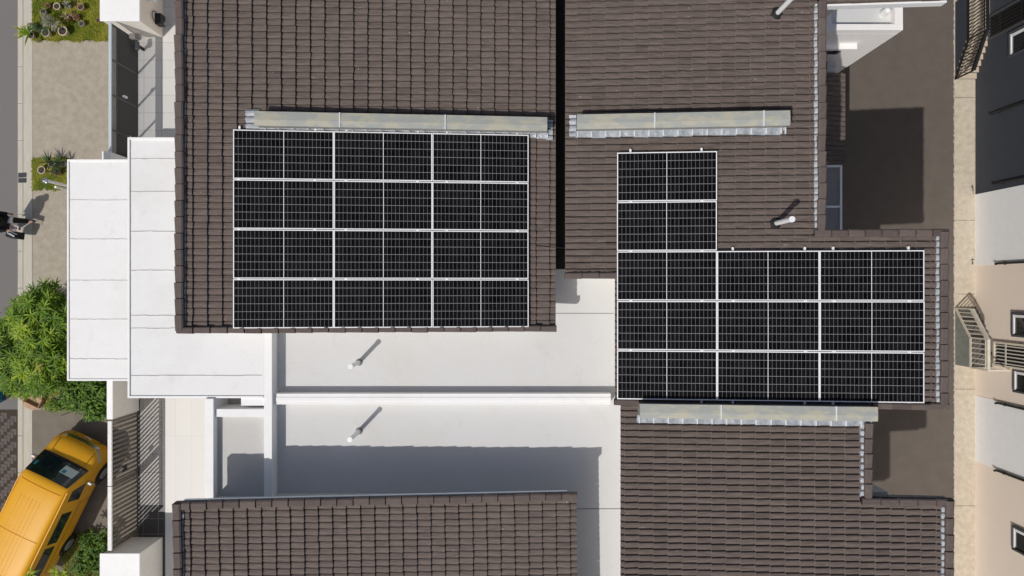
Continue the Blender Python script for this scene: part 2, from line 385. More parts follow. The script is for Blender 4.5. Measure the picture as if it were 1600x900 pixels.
CAPP = [(-1, -1.6), (-1, 0), (-.93, .62), (-.62, 1), (.62, 1), (.93, .62), (1, 0), (1, -1.6)]
def cap_row(mb, p0, p1, w, h, length=.345, taper=.07, rise=.032, inverse=False):
    p0 = Vector(p0); p1 = Vector(p1); d = p1 - p0; T = d.length; d.normalize()
    n = max(1, round(T / length)); side = Vector((d.y, -d.x, 0)).normalized(); up = Vector((0, 0, 1))
    k_ = side * w * .47; mb.hexa([p0 - k_ - up * .09, p0 + k_ - up * .09, p1 + k_ - up * .09, p1 - k_ - up * .09, p0 - k_ + up * h * .45, p0 + k_ + up * h * .45, p1 + k_ + up * h * .45, p1 - k_ + up * h * .45], .1)
    for i in range(n):
        a = p0 + d * (T * i / n); b = p0 + d * (T * (i + 1) / n - (.012 if i < n - 1 else 0))
        sa, sb = (1, 1 + taper); ra, rb = 0, rise
        if inverse: sa, sb, ra, rb = sb, sa, rb, ra
        jj = random.gauss(0, .006)
        vs = []
        for (p, s_, r_) in ((a, sa, ra), (b, sb, rb)):
            for (u, v) in CAPP: vs.append(p + side * (u * w / 2 * s_ + jj) + up * (v * h + r_))
        m_ = len(CAPP); fs = [(k, m_ + k, m_ + k + 1, k + 1) for k in range(m_ - 1)] + [tuple(range(m_)), tuple(range(2 * m_ - 1, m_ - 1, -1))]
        mb.add(vs, fs, min(1, max(0, random.gauss(.5, .22))))
def ridge_flash(mb, x, y0, y1, zf, wd, lift=.05):
    """dressed lead strip following the tile rolls, from x (under the caps) out by wd (signed)"""
    j0 = math.floor(y0 / RW); j1 = math.ceil(y1 / RW)
    for j in range(j0, j1):
        ww = wd * random.uniform(.85, 1.08); sk = random.uniform(-.008, .008); zz = lift + random.uniform(-.006, .006)
        a, b, c = [], [], []
        for (s_, h_) in PROF:
            yy = max(y0, min(y1, j * RW + s_ * RW * .98)); xx = x + ww + sk * s_
            a.append((x, yy, zf(x) + zz + h_ * .7 + .014)); b.append((xx, yy, zf(xx) + zz + h_ * .7)); c.append((xx, yy, zf(xx) + h_ - .03))
        n = len(PROF); fs = []
        for i in range(n - 1): fs += [(i, i + 1, n + i + 1, n + i), (n + i, n + i + 1, 2 * n + i + 1, 2 * n + i)]
        mb.add(a + b + c, fs)
def apron(mb, seams, x0, x1, ya, yb, zf, desc, ridge, lift=.05):
    """lead apron beside a party wall, dressed over the tile courses; ya = edge at the wall, yb = free edge"""
    k0 = math.floor((x0 - ridge) / G); k1 = math.ceil((x1 - ridge) / G)
    for k in range(k0, k1):
        a = max(x0, ridge + k * G); b = min(x1, ridge + (k + 1) * G)
        if b - a < .02: continue
        za, zb = (0, THK) if desc > 0 else (THK, 0)
        e = random.uniform(-.012, .012); n = 5; vs = []
        for i in range(n):
            x = a + (b - a) * i / (n - 1); zz = zf(x) + za + (zb - za) * i / (n - 1) + lift + .006 * math.sin(i * 1.7 + k)
            vs += [(x, ya, zz + .05), (x, ya + (yb - ya) * .45, zz + random.uniform(-.004, .008)), (x, yb + e + random.uniform(-.006, .006), zz - .012), (x, yb + e, zz - .06)]
        fs = []
        for i in range(n - 1):
            for q in range(3):
                c = (4 * i + q, 4 * i + q + 1, 4 * i + q + 5, 4 * i + q + 4)
                fs.append(c if yb < ya else c[::-1])
        mb.add(vs, fs)
        seams.box(b - .012, b + .012, min(ya, yb) - .0 + .004, max(ya, yb) - .004, zf(b) + lift - .03, zf(b) + lift + THK + .012)

def roof(house, rects, zf, ridge, desc, caps, flashes, yoff=0.0, name='tiled_roof'):
    mb = MB()
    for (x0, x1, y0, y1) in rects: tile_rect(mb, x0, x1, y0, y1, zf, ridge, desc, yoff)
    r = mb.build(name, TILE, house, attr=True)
    dk = MB()
    for i, (x0, x1, y0, y1) in enumerate(rects): dk.slab(x0 + .05, x1 - .05, y0 + .04, y1 - .04, zf, -.20 - .003 * i, -.055 - .003 * i)
    d = dk.build('roof_deck', GREYP, r)
    for nm, lst in caps.items():
        for args in lst:
            c = MB(); cap_row(c, *args[:4], **(args[4] if len(args) > 4 else {})); c.build(nm, CAPT, r, attr=True)
    for args in flashes:
        f = MB(); ridge_flash(f, *args); f.build('ridge_flashing', LEAD, r)
    return r
def party_wall(house, x0, x1, y0, y1, zf, desc, ridge, south, north=None, ends=(), seamx=(), h=.41):
    w_ = MB(); w_.slab(x0 + .015, x1 - .015, y0 + .02, y1 - .02, zf, -.12, h - .03)
    w = w_.build('party_wall', GREYP, house)
    c = MB(); n = 14
    for i in range(n):                                    # folded metal capping, very slightly buckled
        a = x0 + (x1 - x0) * i / n; b = x0 + (x1 - x0) * (i + 1) / n
        pass
    vs = []; fs = []
    for i in range(n + 1):
        x = x0 + (x1 - x0) * i / n; z = zf(x) + h; q = lambda s_: random.uniform(-s_, s_)
        vs += [(x, y0 + q(.002), z - .07), (x, y0 + q(.002), z - .008 + q(.002)), (x, (y0 * .6 + y1 * .4), z + .012 + q(.003)), (x, y1 + q(.002), z - .004 + q(.002)), (x, y1, z - .07)]
    for i in range(n):
        for k in range(4): fs.append((5 * i + k, 5 * i + k + 5, 5 * i + k + 6, 5 * i + k + 1))
    fs += [(0, 1, 2, 3, 4), tuple(5 * n + k for k in (4, 3, 2, 1, 0))]
    c.add(vs, fs); c.build('metal_capping', COPPER, w)
    for x in seamx:
        s = MB(); s.slab(x - .011, x + .011, y0 - .004, y1 + .004, zf, h - .06, h + .022); s.build('capping_seam', LEADW, w)
    a = MB(); sm = MB()
    apron(a, sm, x0 - .02, x1 + .02, y0 + .03, south, zf, desc, ridge)
    for (ex0, ex1, ey0, ey1) in ends:
        j0 = math.floor(ey0 / RW); j1 = math.ceil(ey1 / RW); n = len(PROF)
        for j in range(j0, j1):
            A_ = []; B_ = []
            for (s_, h_) in PROF:
                yy = max(ey0, min(ey1, (j + s_) * RW)); A_.append((ex0 + random.uniform(-.015, .015), yy, zf(ex0) + .045 + h_)); B_.append((ex1, yy, zf(ex1) + .06 + h_))
            a.add(A_ + B_, [(i, n + i, n + i + 1, i + 1) for i in range(n - 1)])
    nf = len(a.f); a.add(sm.v, sm.f); fl = a.build('lead_apron', LEAD, w); fl.data.materials.append(LEADW)
    for p in fl.data.polygons[nf:]: p.material_index = 1
    return w

# ------------------------------------------------------------------ the three terrace houses
FZ, PZ = 6.60, 7.00
PWL = (3.385, 3.685); PWR = (3.345, 3.655); PWS = (-2.72, -2.425)
NORTH = 9.2
hn = thing('terrace_house', 'north terrace house with tiled roofs and white rear balcony at the photo\'s top', 'house', (-3, 6.5, 0), 'terrace houses with brown tiled roofs')
hc = thing('terrace_house', 'middle terrace house carrying the solar panels, white flat roof between its tiled roofs', 'house', (-3, 1, 0), 'terrace houses with brown tiled roofs')
hs = thing('terrace_house', 'south terrace house with bare brown tiled roofs at the photo\'s bottom', 'house', (-3, -7, 0), 'terrace houses with brown tiled roofs')
XW, XE = -7.09, .965
ysplit = 3.56
# walls of the houses (set back under the eaves)
m_ = MB(); m_.box(-6.85, .70, ysplit, NORTH, .05, 7.55); m_.box(1.5, 5.6, ysplit, NORTH, .05, 7.95); m_.box(5.6, 7.9, 6.8, NORTH, .05, 7.95); m_.box(.70, 1.5, ysplit + .01, NORTH - .01, .05, 6.9); m_.build('wall', WALLC, hn)
m_ = MB(); m_.box(-6.85, .70, -.72, ysplit, .05, 7.55); m_.box(1.5, 5.6, .30, ysplit, .05, 7.95); m_.box(2.55, 8.0, -2.42, .30, .05, 8.0); m_.box(5.6, 8.0, .30, 1.05, .05, 8.0); m_.box(.70, 1.5, .42, ysplit - .01, .05, 6.9); m_.box(-5.60, 2.55, -2.58, -.72, .05, 6.45); m_.box(.72, 2.55, -.72, .30, .05, 6.45); m_.build('wall', WALLC, hc)
m_ = MB(); m_.box(-6.9, 1.15, -12, -4.85, .05, 7.55); m_.box(2.65, 6.5, -12, -2.70, .05, 7.95); m_.box(6.5, 8.14, -9.1, -4.42, .05, 8.05); m_.box(-5.60, 2.65, -4.85, -2.62, .05, 6.45); m_.box(1.15, 2.65, -12, -4.80, .05, 6.45); m_.build('wall', WALLC, hs)
# front roofs
cw = .185; cz = .075
zc = zl(XW + cw / 2)
roof(hn, [(XW + .10, XE, ysplit, NORTH)], zl, XW + .02, 1, {'ridge_caps': [((XW + cw / 2, ysplit + .0, zc + cz), (XW + cw / 2, NORTH, zc + cz), cw, .065)]}, [(XW + .12, ysplit, NORTH, zl, .080, .056)])
vy = -.955
roof(hc, [(XW + .10, XE, vy + .06, ysplit)], zl, XW + .02, 1,
     {'ridge_caps': [((XW + cw / 2, vy + .05, zc + cz), (XW + cw / 2, ysplit, zc + cz), cw, .065)],
      'verge_caps': [((XW + .03, vy + .065, zl(XW) + .07), (XE + .015, vy + .065, zl(XE) + .07), .135, .050)]}, [(XW + .12, vy + .15, ysplit, zl, .080, .056)])
XW2, XE2, vy2 = -7.27, 1.41, -4.53
zl2 = lambda x: 7.97 - .034 * (x + 2.9)
l2 = roof(hs, [(XW2 + .10, XE2, -12.5, vy2 - .07)], zl2, XW2 + .02, 1,
     {'ridge_caps': [((XW2 + cw / 2, -12.5, zl2(XW2) + cz), (XW2 + cw / 2, vy2 - .04, zl2(XW2) + cz), cw, .065)],
      'verge_caps': [((XW2 + .03, vy2 - .085, zl2(XW2) + .07), (XE2 + .02, vy2 - .085, zl2(XE2) + .07), .165, .052)]}, [(XW2 + .12, -12.5, vy2 - .18, zl2, .080, .056)])
g = MB(); g.slab(XW2 + .2, XE2 - .2, vy2 + .003, vy2 + .022, zl2, -.06, .035); g.build('verge_flashing', LEADW, l2)
pv_ = Vector((-2.9, -4.53, 0)); l2.matrix_basis = Matrix.Translation(pv_) @ Matrix.Rotation(math.radians(.75), 4, 'Z') @ Matrix.Translation(-pv_)
# rear roofs
R1E, R2W, R2E, R3N, R2S = 6.56, 2.215, 8.99, 1.216, -2.505
rw = .165
def rcap(x, y0, y1): return ((x - rw / 2, y0, zr(x) + .065), (x - rw / 2, y1, zr(x) + .065), rw, .06)
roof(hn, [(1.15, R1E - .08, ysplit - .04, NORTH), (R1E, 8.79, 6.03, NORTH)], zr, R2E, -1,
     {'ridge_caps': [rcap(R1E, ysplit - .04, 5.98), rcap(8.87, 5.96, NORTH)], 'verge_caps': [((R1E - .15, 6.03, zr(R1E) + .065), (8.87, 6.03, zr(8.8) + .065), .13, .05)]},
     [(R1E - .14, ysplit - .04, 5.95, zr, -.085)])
g = MB(); g.slab(R1E - .02, 9.02, 5.925, 5.965, zr, -.22, -.01); g.build('fascia', PVC, hn)
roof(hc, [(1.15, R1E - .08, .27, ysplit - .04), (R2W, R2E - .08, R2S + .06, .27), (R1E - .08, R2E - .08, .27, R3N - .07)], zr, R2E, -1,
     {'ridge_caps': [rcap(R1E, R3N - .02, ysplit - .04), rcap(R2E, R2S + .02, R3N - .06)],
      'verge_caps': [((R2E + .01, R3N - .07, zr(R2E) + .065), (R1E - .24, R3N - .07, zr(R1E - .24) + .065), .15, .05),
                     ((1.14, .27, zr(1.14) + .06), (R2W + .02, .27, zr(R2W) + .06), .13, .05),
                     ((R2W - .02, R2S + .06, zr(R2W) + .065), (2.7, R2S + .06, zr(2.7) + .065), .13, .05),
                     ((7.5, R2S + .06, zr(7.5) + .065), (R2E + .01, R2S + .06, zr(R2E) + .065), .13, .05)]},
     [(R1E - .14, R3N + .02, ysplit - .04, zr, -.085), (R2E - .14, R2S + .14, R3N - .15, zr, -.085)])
R4W, R4E, R5E, R5N = 2.335, 7.49, 9.09, -4.35
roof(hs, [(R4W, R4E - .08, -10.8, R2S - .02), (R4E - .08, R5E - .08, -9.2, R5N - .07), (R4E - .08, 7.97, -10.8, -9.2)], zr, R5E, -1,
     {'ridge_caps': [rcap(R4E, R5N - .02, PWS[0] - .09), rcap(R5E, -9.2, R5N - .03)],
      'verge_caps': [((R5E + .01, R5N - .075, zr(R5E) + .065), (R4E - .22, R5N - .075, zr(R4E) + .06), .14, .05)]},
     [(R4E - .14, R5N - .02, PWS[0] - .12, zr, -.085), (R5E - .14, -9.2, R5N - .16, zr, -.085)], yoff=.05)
g = MB(); g.slab(R4E - .05, R5E - .12, R5N + .006, R5N + .025, zr, -.06, .03); g.build('verge_flashing', GREYP, hs)
# party walls with metal capping and lead aprons
party_wall(hc, -5.37, .76, *PWL, zl, 1, XW + .02, 3.295, ends=[(-5.66, -5.37, 3.33, 3.80), (.74, .90, 3.26, 3.70)], seamx=(-3.62, -1.42))
party_wall(hc, 1.37, 5.72, *PWR, zr, -1, R2E, 3.235, ends=[(1.24, 1.38, 3.26, 3.72)], seamx=(2.98, 5.19))
party_wall(hs, 2.68, 7.45, *PWS, zr, -1, R5E, -2.885, seamx=(4.33, 6.63))
# flat roof, joints and parapets
g = MB(); g.box(-5.66, 2.50, -2.60, .44, 6.45, FZ); f1 = g.build('flat_roof', FLATW, hc)
g = MB(); g.box(-5.66, 2.60, -12, -2.60, 6.45, FZ - .003); f2 = g.build('flat_roof', FLATW, hs)
g = MB(); g.box(.75, 2.4, PY(489.6, FZ) - .008, PY(489.6, FZ) + .008, FZ - .002, FZ + .004); g.build('roof_joint', JOINT, f1)
g = MB(); g.box(1.2, 2.6, PY(795, FZ) - .008, PY(795, FZ) + .008, FZ - .01, FZ + .003); g.build('roof_joint', JOINT, f2)
g = MB(); g.box(.72, 1.48, .44, NORTH, 6.9, 6.97); g.build('box_gutter', GUTT, hn)
PB_ = PZ - .13
py_t, py_b = PY(615, PB_), PY(632, PB_)
pxl, pxr = PX(412.5, PZ), PX(425, PZ)
g = MB()
g.box(pxl, pxr, -12, vy + .25, 6.2, PZ + .002); g.box(pxr, 2.30, py_b, py_t, FZ - .05, PB_); g.box(pxr, 2.30, (py_b + py_t) / 2 - .045, (py_b + py_t) / 2 + .045, PB_, PB_ + .014)
g.build('parapet', PARA, hc, bevel=.008)
# beam frame and sunken terrace at the south house's front
BZ = 7.08
bx0, bx1 = PX(320, BZ), PX(333.5, BZ)
g = MB(); g.box(bx0, bx1, -12, PY(623, BZ), 3.34, BZ); g.box(bx1, pxl, PY(651.5, PZ), PY(639, PZ), 6.3, PZ - .006); g.box(PX(376, PZ), pxl, PY(634, PZ), PY(621, PZ), 6.5, PZ - .02); g.build('beam_frame', PARA, hs, bevel=.008)
g = MB(); g.box(bx1, pxl, -12, PY(651, PZ), 5.9, 6.84); g.box(bx1, pxl, PY(640, PZ), PY(625, PZ), 5.6, 6.2); g.build('terrace_floor', TERR, hs)
g = MB(); g.box(-7.05, -5.70, -12, -3.14, .1, 5.6); g.build('wall', WALLC, hs)
# roof drains
g = MB(); q = P(432.5, 609, FZ); g.lathe([(.0, .05), (.035, .05), (.045, .0)], q, 14); g.build('roof_drain', PVC, hc)

# rear lean-to roof and awning of the houses
LZ = lambda x: 3.75 - .22 * (x - 5.6)
m_ = MB(); tile_rect(m_, 5.55, 9.55, 3.58, 6.15, LZ, 5.5, 1); lt = m_.build('lean_to_roof', TILE, hn, attr=True)
m_ = MB(); m_.slab(5.6, 9.5, 3.62, 6.1, LZ, -.14, -.05); m_.build('roof_deck', GREYP, lt)
for yy in (3.7, 5.9): m_ = MB(); m_.box(9.2, 9.35, yy, yy + .15, 0, 2.85); m_.build('lean_to_post', WALLC, lt)
m_ = MB(); m_.box(8.7, 9.42, 1.5, 3.53, 2.86, 2.90); m_.box(5.6, 8.7, 1.5, 3.53, 2.86, 2.90); aw = m_.build('rear_awning', GREYP, hc)
m_ = MB()
for yy in (3.49, 2.33, 1.52): m_.box(5.6, 9.45, yy - .03, yy + .03, 2.895, 2.93)
m_.box(9.39, 9.45, 1.55, 3.5, 2.85, 2.94); m_.build('awning_frame', ALU, aw)
for yy in (1.7, 3.3): m_ = MB(); m_.box(9.2, 9.28, yy, yy + .08, 0, 2.86); m_.build('awning_post', ALU, aw)
m_ = MB(); m_.box(8.9, 9.15, 6.12, 6.42, 2.95, 3.2); m_.build('vent_hood', LEAD, hn, bevel=.02)

# white balcony block of the north house, with parapet, ledge and window
AZ = 5.2; ay = 6.59; ax = 9.99
m_ = MB(); m_.box(7.9, ax, ay, NORTH + .5, .03, AZ - .28); bal = m_.build('balcony_block', ANNX, hn)
m_ = MB(); m_.box(8.02, ax, ay + .001, ay + .155, AZ - .28, AZ); m_.box(ax - .21, ax - .001, ay + .155, NORTH + .5, AZ - .28, AZ - .002); m_.box(8.02, 8.17, ay + .155, NORTH + .5, AZ - .28, AZ - .002); m_.build('balcony_parapet', ANNX, bal, bevel=.006)
m_ = MB(); m_.box(8.17, ax - .21, ay + .155, NORTH + .4, AZ - .28, AZ - .27); m_.build('balcony_floor', FLATW, bal)
m_ = MB(); m_.lathe([(0, .36), (.08, .34), (.09, .28), (.10, 0)], (9.60, 7.10, AZ - .28), 14); m_.build('balcony_vent', PVC, bal, smooth=True)
m_ = MB(); m_.box(8.2, 9.30, ay - .16, ay - .001, 4.05, 4.19); m_.build('window_ledge', ANNX, bal, bevel=.01)
m_ = MB(); m_.box(8.2, 9.02, ay - .012, ay - .002, 3.40, 3.85); wn = m_.build('window', WGLASS, bal)
m_ = MB(); m_.box(9.02, 9.10, ay - .04, ay - .001, 3.35, 3.9); m_.box(8.2, 9.02, ay - .04, ay - .001, 3.35, 3.40); m_.box(8.2, 9.02, ay - .04, ay - .001, 3.85, 3.9); m_.build('window_frame', DGREY, wn)

# ------------------------------------------------------------------ front canopies
def canopy(x0, x1, y0, y1, z, seams, label, posts, inner=None):
    t = thing('car_porch_canopy', label, 'canopy', ((x0 + x1) / 2, (y0 + y1) / 2, 0))
    m = MB(); m.box(x0, x1, y0, y1, z - .16, z - .02); m.build('canopy_slab', CANO, t)
    m = MB(); e = .05
    m.box(x0, x0 + e, y0, y1, z - .019, z + .012); m.box(x0 + e, x1, y1 - e, y1, z - .019, z + .012); m.box(x0 + e, x1, y0, y0 + e, z - .019, z + .012)
    m.build('canopy_edge_trim', PARA, t, bevel=.006)
    for (sy, xa_, xb_) in seams:
        n = 14; m = MB()
        for i in range(n):                       # slightly wandering sealed joints
            a = xa_ + (xb_ - xa_) * i / n; b = xa_ + (xb_ - xa_) * (i + 1) / n; k = random.uniform(-.006, .006); h = random.uniform(.004, .009)
            m.box(a, b, sy - h + k, sy + h + k, z - .021, z - .006)
        m.build('sealed_joint', SEAM, t)
    m = MB()
    for i in range(int((y1 - y0) / .12)):
        ya_ = y0 + .06 + i * .12; ww = random.uniform(.004, .030); m.box(x0 + e - .002, x0 + e + ww * .7, ya_, ya_ + .12, z - .0215, z - .0165 + random.uniform(-.001, .001))
    m.build('edge_grime', GRIME, t)
    for (a, b) in posts: m = MB(); m.box(a - .08, a + .08, b - .08, b + .08, .05, z - .16); m.build('canopy_post', PARA, t)
    return t
cz1, cz2 = 2.90, 7.00
c0, c1 = PX(105, cz1), -8.6
canopy(c0, c1, PY(595, cz1), PY(249, cz1), cz1, [(PY(v, cz1), c0 + .05, -10.9) for v in (312.5, 373.5, 438, 499, 561)],
       'lower white car porch canopy beside the green tree, nearest the street', [(-12.4, 3.3), (-12.4, -2.3), (-8.75, 3.3), (-8.75, -2.3)])
c2, c3 = PX(199.5, cz2), pxl - .012
canopy(c2, c3, PY(622, cz2), PY(214.5, cz2), cz2, [(PY(v, cz2), c2 + .05, -7.0) for v in (248, 299.5, 361.5, 422.5, 493, 513)] + [(PY(587, cz2), c2 + .05, c3 - .05)],
       'upper white canopy roof running under the left tiled roof', [(-8.7, 3.2), (-8.7, -2.35), (-7.2, -2.35)])

# ------------------------------------------------------------------ solar panels and rails
MW, MH, PITX, PITY = 2.088, 1.0385, 2.0945, 1.0545
def module(loc, ang, label, group):
    t = thing('solar_panel', label, 'solar panel', loc, group); t.rotation_euler = (0, ang, 0)
    return t
fm = MB(); e = .019; z0, z1 = -.032, .004
fm.box(-MW / 2, MW / 2, -MH / 2, -MH / 2 + e, z0, z1); fm.box(-MW / 2, MW / 2, MH / 2 - e, MH / 2, z0, z1)
fm.box(-MW / 2, -MW / 2 + e, -MH / 2 + e, MH / 2 - e, z0, z1); fm.box(MW / 2 - e, MW / 2, -MH / 2 + e, MH / 2 - e, z0, z1)
gm = MB(); gm.hexa([(-MW / 2 + e, -MH / 2 + e, -.010), (MW / 2 - e, -MH / 2 + e, -.010), (MW / 2 - e, MH / 2 - e, -.010), (-MW / 2 + e, MH / 2 - e, -.010),
                    (-MW / 2 + e, -MH / 2 + e, 0), (MW / 2 - e, -MH / 2 + e, 0), (MW / 2 - e, MH / 2 - e, 0), (-MW / 2 + e, MH / 2 - e, 0)])
proto_f = proto_g = None
def add_module(loc, ang, label, group):
    global proto_f, proto_g
    t = module(loc, ang, label, group)
    if proto_f is None:
        proto_f = fm.build('frame', ALU); proto_g = gm.build('cell_glass', SOLAR); a, b = proto_f, proto_g
    else:
        a, b = proto_f.copy(), proto_g.copy(); COL.objects.link(a); COL.objects.link(b)
    a.parent = t; b.parent = t
    return t
angL = math.atan(-BL); angR = -math.atan(BR)
PANL = .145
ORD = ['top', 'second', 'third', 'fourth', 'fifth']
def zpl(x): return 7.932 + BL * x
def zpr(x): return 8.108 + BR * x
YT = 3.357
for c, cn in enumerate(('left', 'middle', 'right')):
    xm = -5.895 + (c + .5) * PITX * math.cos(angL)
    for r in range(4):
        rn = ('top row', 'second row from top', 'third row from top', 'bottom row')[r]
        add_module((xm + random.gauss(0, .002), YT - (r + .5) * PITY, zpl(xm)), angL, f'black silver-framed solar panel, {rn}, {cn} column of left roof array', 'solar panels of the left roof array')
YB = -2.378
for c, cn in enumerate(('left', 'middle', 'right')):
    xm = 2.239 + (c + .5) * PITX * math.cos(angR)
    for r in range(5 if c == 0 else 3):
        rn = ('bottom row', 'second row from bottom', 'third row from bottom', 'fourth row from bottom', 'topmost row')[r]
        add_module((xm + random.gauss(0, .002), YB + (r + .5) * PITY, zpr(xm)), angR, f'black silver-framed solar panel, {rn}, {cn} column of right roof array', 'solar panels of the right roof array')
def rail(x, ya, yb, zf, rows, label, group):
    t = thing('mounting_rail', label, 'mounting rail', (x, ya, zf(x) - .06), group)
    m = MB(); m.box(x - .02, x + .02, ya, yb, zf(x) - .075, zf(x) - .036); m.build('rail', ALU, t)
    for yy in rows:
        m = MB(); m.box(x - .028, x + .028, yy - .0075, yy + .0075, zf(x) - .036, zf(x) + .009); m.build('clamp', PVC, t)
    for yy in (ya + .05, (ya + yb) / 2, yb - .05):
        m = MB(); m.box(x - .015, x + .015, yy - .03, yy + .03, zf(x) - .16, zf(x) - .075); m.build('roof_hook', ALU, t)
for i, px in enumerate((379.5, 494, 540.5, 652.5, 698, 808)):
    x = PX(px, 8.2 if i < 3 else 8.0) if i < 2 else PX(px, zpl(PX(px, 8.1)))
    cn = ('left', 'left', 'middle', 'middle', 'right', 'right')[i]; sd = ('left', 'right')[i % 2]
    rail(x, YT - 4 * PITY - .075, YT + .075, zpl, [YT - r * PITY for r in (1, 2, 3)], f'silver mounting rail under the {sd} half of the {cn} panel column, left roof array', 'rails under the left roof array')
for i, px in enumerate((985.5, 1097, 1146, 1259, 1303.5, 1422)):
    x = PX(px, zpr(PX(px, 8.5))); n = 5 if i < 2 else 3
    cn = ('left', 'left', 'middle', 'middle', 'right', 'right')[i]; sd = ('left', 'right')[i % 2]
    rail(x, YB - .06, YB + n * PITY + .075, zpr, [YB + r * PITY for r in range(1, n)], f'silver mounting rail under the {sd} half of the {cn} panel column, right roof array', 'rails under the right roof array')

# ------------------------------------------------------------------ vent pipes
def vent(base, h, label, collar, r=.048):
    t = thing('vent_pipe', label, 'vent pipe', base, 'white vent pipes on the roofs')
    b = Vector(base)
    m = MB(); m.tube(b, b + Vector((0, 0, h)), r, n=20); m.build('pipe', PVC, t, smooth=False)
    m = MB(); m.lathe([(r + .002, h - .05), (r + .010, h - .05), (r + .010, h), (r - .012, h + .002), (r - .012, h - .03), (0, h - .03)], b, 20); m.build('pipe_cap', PVC, t)
    m = MB()
    m.lathe([(.155, .01), (.12, .05), (.066, .10), (r + .006, .105)] if collar else [(.085, .0), (.075, .03), (.055, .05), (r + .004, .052)], b, 20); m.build('collar', RUBB if collar else GREYP, t, smooth=True)
vent(P(561, 566, FZ), .93, 'white vent pipe on flat roof between left solar array and white parapet', False)
vent(P(561, 673.5, FZ), .98, 'white vent pipe on flat roof below the white parapet', False)
xv = PX(1211, zr(5.5)); vent((xv, PY(349, zr(xv)), zr(xv)), .95, 'white vent pipe with black collar right of the upper right solar panels', True, .052)
xv = PX(1213, zr(5.5)); vent((xv, PY(22, zr(xv)), zr(xv)), .95, 'white vent pipe with black collar on the top right roof near the photo\'s edge', True, .052)

# ================================================================== FACING HOUSES (right edge)
FX = 15.09
def facing_house(label, y0, y1, wall, name='facing_house'):
    t = thing(name, label, 'house', (18.5, (y0 + y1) / 2, 0), 'houses facing the rear lane')
    m = MB(); m.box(FX, 22, y0 + .003, y1 - .003, .02, 6.5); m.build('wall', wall, t)
    m = MB(); m.box(FX - .12, 22.1, y0 + .004, y1 - .004, 6.5, 6.62); m.box(FX + .1, 21.9, y0 + .3, y1 - .3, 6.62, 6.7); m.build('roof', CAPT, t)
    return t
def f_window(t, y0, y1, z0, z1, fr=DGREY):
    m = MB(); m.box(FX - .012, FX - .003, y0 + .06, y1 - .06, z0 + .06, z1 - .06); w = m.build('window', WGLASS, t)
    m = MB()
    m.box(FX - .07, FX - .001, y0, y0 + .06, z0, z1); m.box(FX - .07, FX - .001, y1 - .06, y1, z0, z1); m.box(FX - .07, FX - .001, y0 + .06, y1 - .06, z0, z0 + .06); m.box(FX - .07, FX - .001, y0 + .06, y1 - .06, z1 - .06, z1)
    m.build('window_frame', fr, w, bevel=.006)
    m = MB(); m.box(FX - .05, FX - .012, y0 + .075, y1 - .075, z0 + .061, z0 + .10); m.box(FX - .045, FX - .012, y1 - .16, y1 - .085, z0 + .10, z1 - .07); m.build('sash', PVC, w)
def downpipe(t, y, z0, r=.035):
    m = MB(); m.tube((FX - .05, y, z0), (FX - .05, y, 6.4), r, n=10); m.box(FX - .06, FX - .001, y - .05, y + .05, z0 + .3, z0 + .34); m.tube((FX - .05, y, z0 + .02), (FX - .10, y - .02, z0 - .05), r, n=10); m.build('downpipe', BLACK, t)
def grille_door(t, y0, y1, z0, frame, slat):
    m = MB(); m.box(FX - .01, FX - .003, y0, y1, z0, z0 + 2.1); d = m.build('door', BLACK, t)
    m = MB(); m.box(FX - .08, FX - .001, y0 - .06, y0, z0, z0 + 2.16); m.box(FX - .08, FX - .001, y1, y1 + .06, z0, z0 + 2.16); m.box(FX - .08, FX - .001, y0, y1, z0, z0 + .06); m.build('door_frame', frame, d)
    m = MB(); n = 6
    for i in range(n):
        yy = y0 + (y1 - y0) * (i + .5) / n; m.box(FX - .055, FX - .02, yy - .017, yy + .017, z0 + .06, z0 + 2.1)
    m.box(FX - .07, FX - .056, y0, y1, z0 + .55, z0 + .60)
    m.box(FX - .07, FX - .056, y0, y1, z0 + 1.5, z0 + 1.55)
    m.build('door_grille', slat, d)
hnv = facing_house('dark navy terrace house wall with black stair rail at the top right', 3.05, 12, NAVY)
f_window(hnv, 6.97, 7.73, 1.72, 3.0)
downpipe(hnv, 5.46, .95); downpipe(hnv, 3.24, 1.1)
grille_door(hnv, 7.87, 8.51, .76, DGREY, BLACK)
hb1 = facing_house('beige terrace house with louvred door and pale stair, right edge middle', -3.49, 3.05, BEIGE)
m = MB(); m.box(FX - .006, FX + .05, .73, 3.044, .03, 6.49); m.build('white_wall', WHITEW, hb1)
f_window(hb1, -1.46, -.72, 1.84, 2.9); f_window(hb1, -3.12, -2.41, 1.90, 2.95)
downpipe(hb1, .76, 1.2)
grille_door(hb1, -2.36, -1.72, 1.02, PALEST, LOUV)
hb2 = facing_house('beige terrace house with one dark framed window at the lower right corner', -14, -3.49, BEIGE)
m = MB(); m.box(FX - .006, FX + .05, -5.63, -3.496, .03, 6.49); m.build('white_wall', WHITEW, hb2)
f_window(hb2, -7.86, -7.12, 1.86, 2.95)
downpipe(hb2, -3.56, 1.2); downpipe(hb2, -5.66, 1.15)
